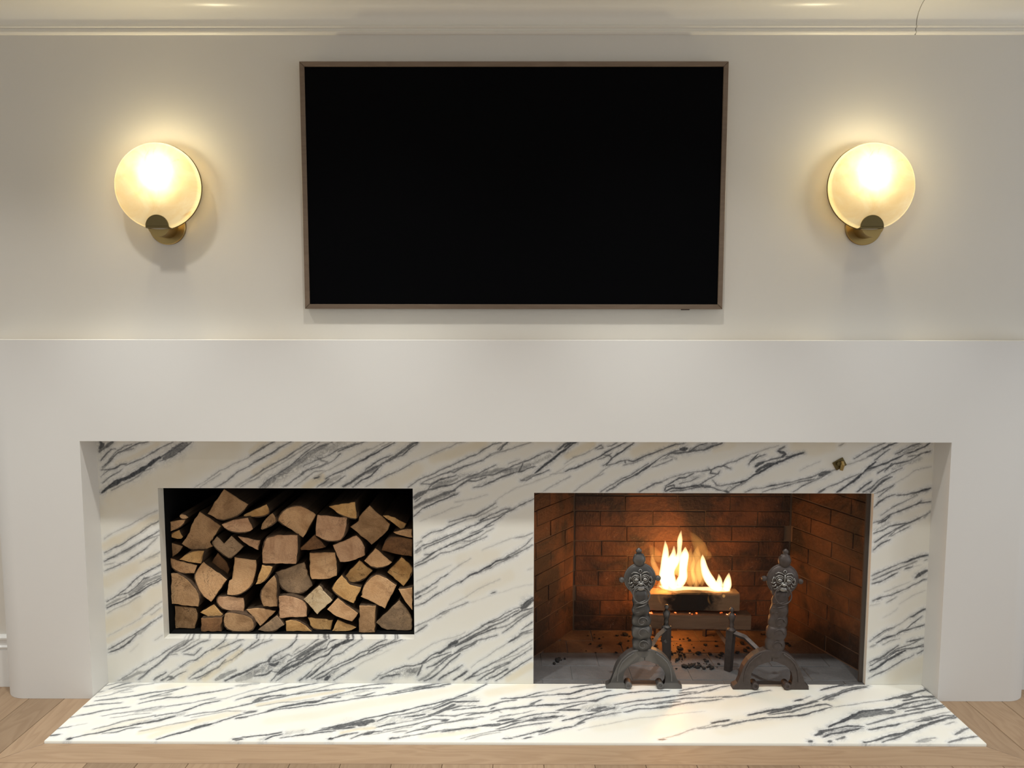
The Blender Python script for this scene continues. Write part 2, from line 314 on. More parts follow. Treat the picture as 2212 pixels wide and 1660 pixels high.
# ------------------------------------------------------------------ data (outlines measured on the real planes, metres)
FACE_VEINS = """d108,80,-1496,906,-1487,895,-1496,881;d81,55,-1451,904,-1474,889,-1497,871;d24,80,-1457,900,-1483,878,-1497,866;d27,70,-1497,836,-1476,858,-1456,877,-1439,878;d21,60,-1480,820,-1463,843,-1434,870,-1406,889,-1381,895;d24,70,-1493,812,-1460,840,-1429,865,-1395,881,-1354,901,-1321,906;d43,50,-1492,805,-1466,834,-1437,860,-1409,873,-1376,880;d27,70,-1495,802,-1473,804,-1448,809,-1423,822,-1406,827;d24,60,-1409,821,-1373,834,-1317,859,-1278,884,-1236,905;c189,50,-1436,826,-1372,851,-1316,879,-1289,895;d18,60,-1496,780,-1473,800,-1448,809;d21,60,-1494,754,-1457,782,-1432,798,-1418,808;d92,95,-1499,719,-1448,753,-1397,778,-1353,803,-1319,825,-1280,848;d32,80,-1280,848,-1249,868,-1218,890,-1196,905;d162,55,-1263,846,-1227,873,-1185,898;d27,80,-1280,835,-1239,851,-1202,876,-1166,905;d37,45,-1463,725,-1412,754,-1365,779,-1347,796,-1314,810;c895,45,-1450,696,-1339,726,-1227,793,-1116,840,-1033,876;c542,35,-1494,651,-1402,673,-1296,710;d21,40,-1499,547,-1442,578,-1394,603,-1343,634,-1299,654;d24,65,-1501,495,-1431,528,-1374,564,-1329,595,-1292,618;c325,70,-1495,519,-1430,550,-1362,590,-1300,626;d27,65,-1489,470,-1426,502,-1364,536,-1294,578;d32,50,-1486,470,-1421,499,-1348,542,-1294,562;d37,40,-1406,474,-1366,497,-1332,525,-1303,553;d27,60,-1414,470,-1377,491,-1343,514;d24,50,-1351,470,-1322,483,-1294,502;d59,40,-1322,485,-1300,497;d18,50,-1161,738,-1125,760,-1102,777,-1063,799,-1022,821,-986,838,-921,871;d18,45,-1139,738,-1108,763,-1064,788;d21,55,-1087,738,-1048,760,-1009,791,-965,816,-922,838;d54,30,-1011,741,-969,766,-924,794;d21,50,-994,738,-961,760,-924,777;d22,70,-1501,461,-1475,476,-1449,486;d16,50,-1499,448,-1464,459;d19,60,-1500,426,-1459,445,-1424,462,-1383,486;d28,50,-1453,448,-1418,464;d16,40,-1370,457,-1332,474,-1303,486;c449,60,-1496,389,-1432,421,-1361,454,-1298,477;d25,85,-1462,333,-1429,359,-1387,395,-1345,427,-1290,455;d22,75,-1500,310,-1462,333,-1418,345,-1388,368,-1358,395,-1323,410,-1293,425;d95,45,-1413,339,-1377,365,-1347,389,-1295,410;d28,80,-1501,288,-1454,306,-1407,330,-1372,351,-1336,372,-1292,395;d61,40,-1501,297,-1457,318,-1424,331;d25,60,-1389,348,-1354,371,-1295,401;d39,30,-1499,267,-1467,285,-1426,300,-1378,333;c618,60,-1499,220,-1425,262,-1365,303,-1300,348;d19,50,-1370,257,-1340,283,-1316,301,-1296,312;d16,40,-1341,262,-1314,280,-1297,292;d25,25,-1498,181,-1427,220,-1370,253;c224,50,-1501,163,-1427,202,-1336,256,-1300,277;d25,70,-1502,129,-1459,151,-1408,181,-1354,220,-1298,256;d33,75,-1502,114,-1465,130,-1421,157,-1396,184;d56,35,-1409,172,-1373,199,-1343,223;d22,30,-1328,165,-1301,182;d25,15,-1420,121,-1389,151;d19,60,-1468,7,-1435,31,-1378,67,-1331,95,-1283,125,-1242,152,-1218,164;d67,50,-1293,95,-1269,119,-1242,143,-1204,164;d84,40,-1454,10,-1427,22,-1391,37,-1362,46;d44,50,-1393,10,-1356,46,-1314,77,-1290,104,-1249,110;d28,70,-1398,9,-1362,43,-1308,83,-1278,113,-1228,143,-1189,167;d28,50,-1290,104,-1255,119,-1222,134,-1195,152,-1166,167;d25,60,-1229,119,-1196,137,-1155,158,-1128,166;d28,55,-1223,113,-1186,107,-1159,134;d25,70,-1239,62,-1207,83,-1180,89,-1148,113,-1109,134,-1068,164;d16,50,-1305,16,-1257,47,-1216,71,-1177,92;d19,60,-1098,131,-1063,143,-1025,164,-1001,166;c337,60,-1232,23,-1187,59,-1134,98,-1069,140;d33,60,-1340,9,-1313,28,-1293,41;d44,60,-1314,9,-1284,25,-1267,16,-1288,10;d25,60,-1276,10,-1246,32,-1217,44;d33,55,-1209,14,-1179,41,-1147,59,-1117,80,-1088,95;d28,60,-1201,11,-1159,29,-1130,44,-1100,59,-1070,89;d25,70,-1111,80,-1082,98,-1052,119,-1025,134,-1011,147;d25,50,-1178,11,-1136,35,-1100,65,-1053,86,-1012,114;d22,60,-1053,86,-1018,111,-985,135,-944,165;c253,80,-1151,17,-1095,56,-1047,95,-1011,123;d16,40,-1026,108,-985,132,-944,147;d112,50,-1108,11,-1072,29,-1034,50;d56,80,-1073,8,-1044,23,-1014,35,-985,50,-945,69;d140,35,-1029,11,-985,29,-946,48;d37,55,-955,856,-922,874,-886,899,-867,907;d27,80,-956,823,-926,838,-895,857,-873,868,-846,888,-807,906;d59,45,-885,859,-857,877,-840,890;d27,55,-958,773,-916,799,-866,827,-819,852,-778,880,-742,902,-726,907;d21,45,-958,759,-903,794,-847,824,-803,852,-759,880,-717,906;c271,60,-941,794,-874,833,-833,863,-780,896;c244,60,-947,871,-913,896,-900,904;d27,60,-923,738,-895,766,-848,794,-820,811,-787,841,-765,860,-737,880,-704,904;d135,40,-910,741,-868,777,-826,799,-787,827,-754,852,-710,880,-669,899;g461,55,-899,749,-843,786,-782,822,-738,849,-688,871,-633,899;d21,60,-820,811,-795,827,-765,852,-723,880;d27,70,-729,877,-699,888,-677,896,-655,906;d21,60,-766,816,-749,827,-724,838,-683,852,-647,871,-623,883,-574,902;d32,60,-634,869,-612,883,-579,896,-538,906;d54,50,-711,849,-694,838,-673,836,-689,822,-706,811;d21,60,-839,739,-805,761,-766,794,-730,816,-711,825;d24,60,-830,741,-789,772,-750,802,-706,816,-656,838,-626,861;d24,50,-798,741,-756,775,-723,797,-682,800;d37,80,-726,773,-709,779;d32,60,-685,772,-652,792,-624,800,-594,816,-553,839;d24,40,-712,783,-682,800,-651,816,-616,833,-574,855,-547,869,-509,885,-468,906;d43,35,-552,869,-533,877,-514,883;d32,85,-583,822,-547,841,-514,861,-476,880,-432,905;d21,50,-520,863,-476,891,-443,906;d21,70,-716,739,-694,755,-669,775;d81,30,-697,744,-663,767,-630,783;d18,60,-675,739,-644,761,-614,783;c298,90,-757,741,-726,761,-699,775;d54,70,-623,742,-587,761,-565,778,-545,794,-523,806,-482,822;d24,70,-545,797,-537,811,-515,822,-479,844,-444,855;d81,50,-537,794,-507,806,-482,819;d24,90,-587,742,-557,764,-521,783,-482,819;d54,60,-482,825,-452,839,-428,853,-403,875,-373,899,-353,902;d24,80,-433,847,-406,858,-384,880,-353,897;d18,55,-538,742,-494,767,-439,792,-398,814,-354,836;c542,45,-440,761,-385,789,-354,806;d21,60,-385,739,-374,750,-355,759;d27,80,-387,883,-368,897,-348,904,-370,906;d18,50,-387,820,-333,847,-265,878,-210,900,-175,907;c352,60,-292,845,-197,875,-115,897;d24,60,-383,742,-347,767,-298,789,-246,814,-191,839,-142,861,-110,881,-80,897,-50,903;d54,50,-61,877,-45,892,-26,906;d32,70,-26,907,-42,892,-53,875;d24,65,-339,752,-306,773,-265,787,-227,801,-192,814,-151,828,-115,839,-88,859,-55,873;d37,55,-268,787,-230,798,-219,795,-186,814;d32,50,-156,828,-126,837,-91,853,-61,867,-12,881,21,895,58,907;d27,60,-339,752,-306,753,-279,767;d37,70,-312,734,-301,751,-274,767,-241,778,-213,784;g217,50,-301,740,-257,762,-213,778,-143,790,-75,801,7,807;d92,40,-296,742,-252,759,-208,773;d43,65,-362,695,-339,717,-315,731,-296,734,-252,745,-214,756;d92,60,-364,703,-345,714,-320,728;d27,60,-214,756,-170,779,-126,795,-94,809,-69,823;d108,40,-170,781,-126,784,-88,795,-66,804;d27,60,-170,768,-154,776,-115,784,-75,787,-39,804,-1,812;d32,65,-236,717,-214,734,-181,759,-170,768,-143,765,-102,779;d135,35,-66,804,-20,804,21,809,53,823;d24,55,-55,798,-34,809,2,823,21,831,53,842;d27,70,-12,795,15,798,29,829;d32,70,-148,740,-121,743,-94,757,-66,773,-34,784,-1,795,32,804,75,820;g162,40,-137,745,-99,762,-47,779;d21,50,-23,829,-1,837,15,842;d24,60,32,831,69,851,97,867,124,876,135,870;g162,60,37,815,75,834,116,854,143,870,170,889;d59,70,156,878,178,898,194,906;d43,95,75,793,102,821,135,845,170,870,214,903;d81,50,72,787,48,779,32,768;d24,80,24,765,48,768,70,782,86,790,124,807;d59,55,-362,667,-321,689,-279,709,-241,720,-214,729;d92,45,-362,664,-323,687,-274,706,-236,715;d24,60,-359,687,-340,701;d24,85,-365,635,-335,662,-299,678,-274,692,-241,701,-203,718;d32,40,-236,712,-197,723;d24,25,-343,614,-280,639,-225,662,-187,679;d21,30,-214,687,-157,698,-99,715;d16,30,-66,693,-34,718,7,740,54,754,116,779,157,801,214,837;d18,40,130,790,173,796,214,807;d16,50,100,726,138,746,173,765,200,779;d21,30,-129,651,-80,679,-66,693;d24,60,-236,612,-187,626,-149,637,-121,651,-94,668,-69,684;d18,50,-198,609,-143,631,-105,648,-66,671;d24,60,-333,552,-308,569,-275,581,-236,595,-176,620;d21,50,-361,533,-336,541,-361,521;d65,50,-364,499,-344,510;d21,80,-364,505,-336,522,-292,541,-242,564,-198,578,-157,595,-127,615,-88,640,-56,654,-15,662;d27,90,-127,620,-102,631;d24,75,-330,513,-292,533,-253,550,-198,575,-149,601,-116,617,-67,634,-6,657,16,673,70,699;d54,50,-23,654,2,660;d32,80,-113,592,-80,615,-53,631,-17,654;d21,60,-160,570,-113,592,-75,603;d27,85,-328,491,-306,493,-276,508,-240,527,-198,542,-154,564,-116,584;d27,80,-336,472,-309,488,-281,505;d24,50,-231,522,-193,539,-154,544,-116,567,-78,589;g162,50,-215,533,-165,539,-127,559;d21,55,-314,472,-270,493,-226,508,-188,519,-143,542,-100,559;d21,30,-116,508,-61,533,-6,553,35,562;d37,50,-1,553,38,562,65,570;d24,60,-45,473,-6,497,32,522,49,539,65,553;d65,40,-14,491,21,508;d24,70,-34,473,-1,491,38,511,65,528;d22,70,-365,452,-334,471,-303,489;d25,70,-365,444,-329,462,-283,486;c506,35,-192,471,-120,483,-78,489;d22,25,-361,389,-283,430,-232,451;d25,75,-366,336,-336,353,-307,374,-272,398,-243,418;d16,40,-243,418,-203,451,-163,477;d25,50,-341,336,-318,347,-284,371;d25,80,-366,321,-341,336;d50,55,-366,341,-335,359,-318,368;d22,75,-366,294,-324,312,-293,336,-258,356,-221,380,-192,395;d39,90,-198,389,-169,407,-135,427,-101,445,-61,466,-15,483;d16,70,-141,419,-95,439,-43,466,8,489;c421,35,-164,348,-78,386,-21,413;d16,35,-238,300,-175,333,-135,360,-89,383,-55,398;d22,55,-367,217,-325,235,-285,259,-262,274,-221,289,-172,311;d50,40,-267,265,-239,277;d28,60,-367,193,-343,211,-322,223;d28,40,-285,247,-268,256;d28,60,-86,345,-72,350;d16,20,-170,306,-106,330,-21,360,65,381;d14,30,48,434,65,440;d16,40,-390,94,-309,148,-257,170,-216,182,-182,197;d25,80,-234,155,-182,182,-136,209,-95,233,-49,259,2,286,25,295;d95,75,28,292,48,307,68,319;d28,90,25,301,68,329;d25,80,-124,221,-72,239,-26,259,17,283;g84,40,-240,140,-164,176,-107,206;d44,70,-237,137,-193,161,-147,188,-107,209,-78,224;d39,80,-216,143,-164,173,-127,191,-95,206,-69,213;d25,80,-95,218,-55,233,-20,251,14,271,31,283,66,289;d19,60,-66,212,-26,224,8,245;d61,50,3,245,37,266,66,283;d25,75,-43,197,-15,215,8,236,37,257,68,277;d84,90,-240,146,-216,161,-234,149;d61,75,-280,116,-257,134,-234,143;d33,80,-396,66,-370,67,-344,76,-315,101,-280,122;d112,45,-396,49,-373,49,-350,58;g196,70,-397,34,-368,43;d39,70,-362,31,-350,49,-341,70;d25,75,-344,73,-309,92,-274,107,-234,122;d25,80,-292,62,-263,86,-234,107,-211,122,-182,143,-136,164,-95,179,-66,185;d39,60,-217,116,-176,137,-136,161;d39,70,-324,61,-292,74,-266,92,-234,113;d67,50,-353,13,-321,31,-286,62;d33,70,-336,12,-310,19,-281,41,-263,62,-234,89,-199,116;d25,80,-258,32,-223,50,-194,69;d33,70,-281,12,-261,29,-252,32;d44,80,-226,14,-200,32,-177,47;d25,70,-182,14,-153,38,-119,59,-90,74,-61,89;d39,80,-182,14,-165,26,-148,32;d16,45,-159,62,-130,86,-95,110,-61,134,-23,161;d39,80,-23,161,-3,173,17,185;d56,50,6,176,31,191,66,200;d22,80,17,188,43,200,66,209;d22,80,26,206,49,224,66,236;d19,70,-67,86,-26,110,8,134,69,170;d16,50,-95,71,-49,89,8,113,66,150;d22,70,-159,26,-113,44,-61,65,-20,83,23,110,66,138;d28,70,-136,14,-96,38,-61,59,-15,80;g112,50,-107,14,-67,44,-20,74;d33,80,-104,14,-70,32,-26,56;d25,85,-70,13,-43,29,-9,53,26,75,66,102;c253,70,-20,20,23,44,63,69;d78,80,180,888,201,903,222,906;d36,90,180,877,201,894,219,906;c271,80,193,857,235,879,280,900;d18,50,181,826,211,851,250,866,286,885,313,900;g120,50,286,888,310,894,319,888;d21,70,292,885,313,897,319,888,298,883;d21,60,334,894,349,895,367,905;d27,85,181,799,217,811,256,830,295,848,331,873,361,888,403,905;d36,50,232,817,256,828;d21,60,301,842,331,857,349,867;d27,70,319,863,343,860,352,851,338,833,320,821;d30,85,329,824,355,851,388,873,409,888,430,905;d24,80,329,822,362,827,386,839,404,842,431,839,467,855,500,870,536,882,580,900,610,905;d30,50,392,824,431,833,461,845;d36,80,398,842,401,833;d18,50,215,725,254,756,296,784,317,802,341,818;d18,50,269,765,296,781,320,791;d18,50,181,768,199,779;c421,60,437,870,496,888,571,900;d24,60,312,725,351,750,387,772,423,790,453,809,482,830;d27,85,333,725,369,750,411,775,444,793,477,812,497,833,530,855,566,870;d42,80,438,787,483,821;d21,60,495,818,531,827,567,842;g120,60,527,842,560,852,582,846;d24,70,542,852,575,873,596,879;d90,85,599,882,620,885;d48,60,560,864,608,870,650,879;g180,90,632,879,674,891,722,904;d27,80,632,876,662,898,692,904;d48,70,644,876,680,879,710,892,746,905;c271,40,722,879,752,892,782,898;d42,60,451,726,478,741,508,757,532,763;d24,40,454,726,496,750,538,769;d18,60,508,757,556,775,604,790,634,797,676,803;d27,80,544,747,568,760,592,775,616,778,646,794;g210,40,560,744,604,763,652,781,679,788;d30,85,542,729,544,741,575,750,578,741;d36,90,545,726,569,738,605,738,647,748,677,751;d72,60,647,744,677,745,708,745;d24,80,560,726,611,732,677,745,720,742,756,729;d18,60,593,754,635,766,664,781;d24,70,665,751,695,766,719,781,734,791;d27,80,700,812,709,803,706,794,734,788,742,800;d24,80,676,803,706,806,730,815,754,821,778,812;d18,60,742,818,784,837,811,846,847,864;d21,60,713,769,729,751,747,748;d27,85,747,748,780,754,813,763,849,776;d48,80,756,729,775,723;g150,60,765,732,792,748,819,757;d21,60,775,726,804,748,831,763;d30,50,844,828,848,831;d22,40,814,848,839,862,871,872,910,885,948,897;d29,75,844,826,856,843,875,866;d29,70,856,839,878,856,901,864;d51,85,870,820,879,826,898,836;d29,80,873,830,905,839,943,849,963,856;d71,85,874,803,889,816,912,826,944,830;g194,50,880,810,928,830,953,849;d45,90,816,760,842,773,874,793,912,816,950,836,989,853,1040,869;d22,50,817,750,842,770;d51,85,949,876,968,872,975,866,963,856;d25,70,975,856,995,856,1008,861;d38,60,952,882,971,892;c453,50,1013,889,1072,882,1136,896;d16,35,1029,807,1061,823,1099,840;d25,60,834,727,863,737,895,739,918,746,953,754,985,761,1024,769,1075,784,1117,797,1159,807;d38,90,911,744,947,752;d84,70,1098,787,1120,794,1136,800;d22,70,895,726,937,737,986,751,1031,764,1076,774,1108,781,1127,791;d22,60,1006,726,1038,747,1073,767,1101,777;d25,40,1165,817,1203,827,1241,840,1273,853,1298,866;d25,70,1222,847,1259,870,1297,893,1329,906;d45,85,1323,883,1342,896,1371,906;d29,60,1267,853,1298,870,1342,899;c162,30,1161,896,1184,904;d29,50,1165,896,1184,906;d19,60,1097,726,1129,741,1167,758,1199,774,1237,791,1256,797;d38,70,1097,726,1126,739;d45,95,1165,725,1197,748,1225,768,1253,794,1278,820,1300,837;d84,50,1259,801,1285,814;d25,80,1296,843,1324,866,1346,883;d38,85,1262,807,1300,820,1339,834,1370,847,1402,867;d32,70,1369,867,1401,883,1436,899,1455,906;d32,85,1402,867,1437,876,1471,893,1493,906;g226,70,1382,870,1427,886,1458,899;d29,80,1334,804,1346,817,1358,830;d29,70,1308,797,1333,811,1365,827,1416,840,1454,860,1495,877;g162,60,1365,814,1413,834,1461,850;d22,70,1415,857,1454,863,1495,873;d32,85,1240,728,1262,748,1290,768;d45,80,1285,725,1310,751,1335,771,1360,784;g162,70,1272,728,1310,758,1347,784;d22,70,1259,725,1285,741,1316,771,1360,798,1398,814;d22,70,1298,721,1324,731,1362,751,1368,755;d25,70,1312,708,1337,728,1365,751;d19,35,1368,758,1419,784,1447,808,1498,822;d29,75,1301,672,1319,692,1344,708,1376,718;d32,85,1380,715,1415,718,1448,722,1473,732,1502,742;g129,70,1432,712,1467,725,1492,735;d38,90,1460,727,1502,742;d19,60,1325,642,1366,669,1417,695,1455,715;d29,70,1303,612,1329,622,1354,639,1392,655,1437,672,1472,692;d32,85,1320,612,1342,622,1358,635;d32,70,1437,672,1463,685,1504,692;g194,50,1311,585,1337,599,1355,612;d25,75,1305,572,1337,585,1359,599,1388,605,1427,612,1453,622;d29,60,1358,562,1389,589,1427,612,1465,629,1497,646;g97,80,1485,632,1503,656;d22,80,1307,538,1345,565,1389,592,1418,605;d22,60,1364,562,1396,579,1434,599;d25,80,1305,511,1330,535,1362,550;d24,60,1305,416,1338,430,1377,447,1412,463;d42,85,1412,463,1448,477,1478,488,1504,491;d24,60,1306,400,1353,419,1401,441,1437,457;d42,50,1401,441,1425,453,1467,472;d30,85,1306,384,1333,392,1363,408,1396,425;d30,80,1426,442,1450,449;d15,30,1450,449,1480,455;d30,50,1494,471,1505,476;d66,75,1464,408,1484,422,1505,433;d18,35,1353,356,1404,375,1446,394;d24,70,1312,321,1339,331,1381,343,1429,365,1471,388,1495,400,1507,403;d42,70,1327,324,1345,332;d15,30,1304,302,1340,312;d27,50,1364,313,1400,335;d15,25,1408,309,1449,334,1503,361;d15,25,1352,258,1385,277,1402,293;d27,70,1310,168,1342,194,1378,215,1399,223;d21,50,1319,169,1364,201,1411,232,1453,264;d36,75,1453,261,1482,280,1506,290;d36,75,1335,159,1359,175,1389,188,1413,201,1443,210,1473,220,1506,231;g180,60,1359,175,1407,194,1467,220;d24,75,1437,213,1460,233,1495,264;d60,40,1311,146,1335,153;d24,50,1357,153,1387,169,1417,178;d42,60,1313,88,1350,101,1379,124,1415,150;d24,70,1314,72,1368,105,1410,137,1434,146,1464,159;d36,80,1445,166,1469,172,1506,180;d27,70,1464,159,1488,171,1506,179;g180,70,1314,82,1368,111,1410,127;d54,85,1315,53,1348,72,1375,95,1405,111,1441,130;d30,80,1368,98,1404,127,1440,137,1508,147;d24,60,1459,137,1507,153;d27,60,1310,24,1346,44,1388,63,1436,95,1472,115;d24,80,1484,118,1508,134;c602,40,1402,34,1463,60,1502,83;d24,80,-977,143,-952,160,-943,170;d18,60,-978,131,-935,152,-902,163,-887,171;d18,40,-935,153,-926,169;d27,80,-804,169,-821,149,-847,132,-875,117,-895,103;d43,80,-898,100,-912,85,-907,82;d32,80,-980,56,-946,74,-912,85;g406,85,-981,39,-938,50,-896,74,-862,91;d59,80,-907,74,-887,71,-873,82;d37,80,-964,26,-944,30,-916,36,-899,50;d24,80,-895,82,-862,97,-836,112,-822,106;d24,50,-822,114,-788,141,-774,149;d21,60,-814,109,-783,126,-754,149,-720,173,-690,176;d70,70,-806,94,-772,115,-732,144,-698,167,-690,174;d27,75,-840,83,-800,106,-766,129,-732,152;g406,75,-863,45,-801,80,-755,106,-710,138;d59,75,-823,62,-784,83,-744,109,-710,132;d32,80,-903,8,-874,39,-857,59,-823,83,-783,94,-749,120,-699,135,-684,161,-653,174;d32,70,-899,45,-869,39,-846,59;d48,80,-877,30,-846,56,-806,74;d21,70,-883,10,-841,36,-801,62,-773,74;d81,95,-668,138,-643,153,-615,167;d37,90,-620,176,-595,170,-632,153;d37,90,-713,100,-688,112,-668,135;d27,80,-784,74,-756,80,-716,100,-694,112;d24,70,-705,121,-671,141,-643,155;d18,85,-559,173,-579,159,-612,138,-635,121;d21,70,-638,118,-672,103,-694,83,-717,63,-740,45,-774,22;d27,85,-797,10,-774,28,-751,48;d18,50,-751,51,-728,74,-700,95;d18,50,-695,74,-669,92;d32,90,-774,16,-743,36,-717,63;d21,80,-470,173,-503,156,-543,133;d24,85,-565,118,-543,127,-532,128,-504,141,-462,156,-434,173;d32,70,-535,127,-543,112;d24,85,-658,69,-616,89,-582,109,-560,121;d24,85,-656,57,-619,75,-577,98,-537,115,-498,133,-462,153,-431,162,-406,172;d18,50,-526,121,-487,127;d24,80,-752,16,-718,36,-684,57,-656,69;d32,80,-735,13,-701,28,-673,51,-653,57;g217,90,-729,16,-690,28,-659,48;d70,85,-701,13,-684,25;d24,80,-668,10,-640,28,-611,48,-594,57;d21,30,-594,57,-560,80,-504,110;d13,25,-521,95,-476,121,-451,133;d27,50,-528,14,-505,25;d21,80,-505,28,-477,37,-449,52,-404,66,-362,69;g352,70,-491,23,-435,37,-379,49;d37,70,-500,17,-477,28,-427,34"""
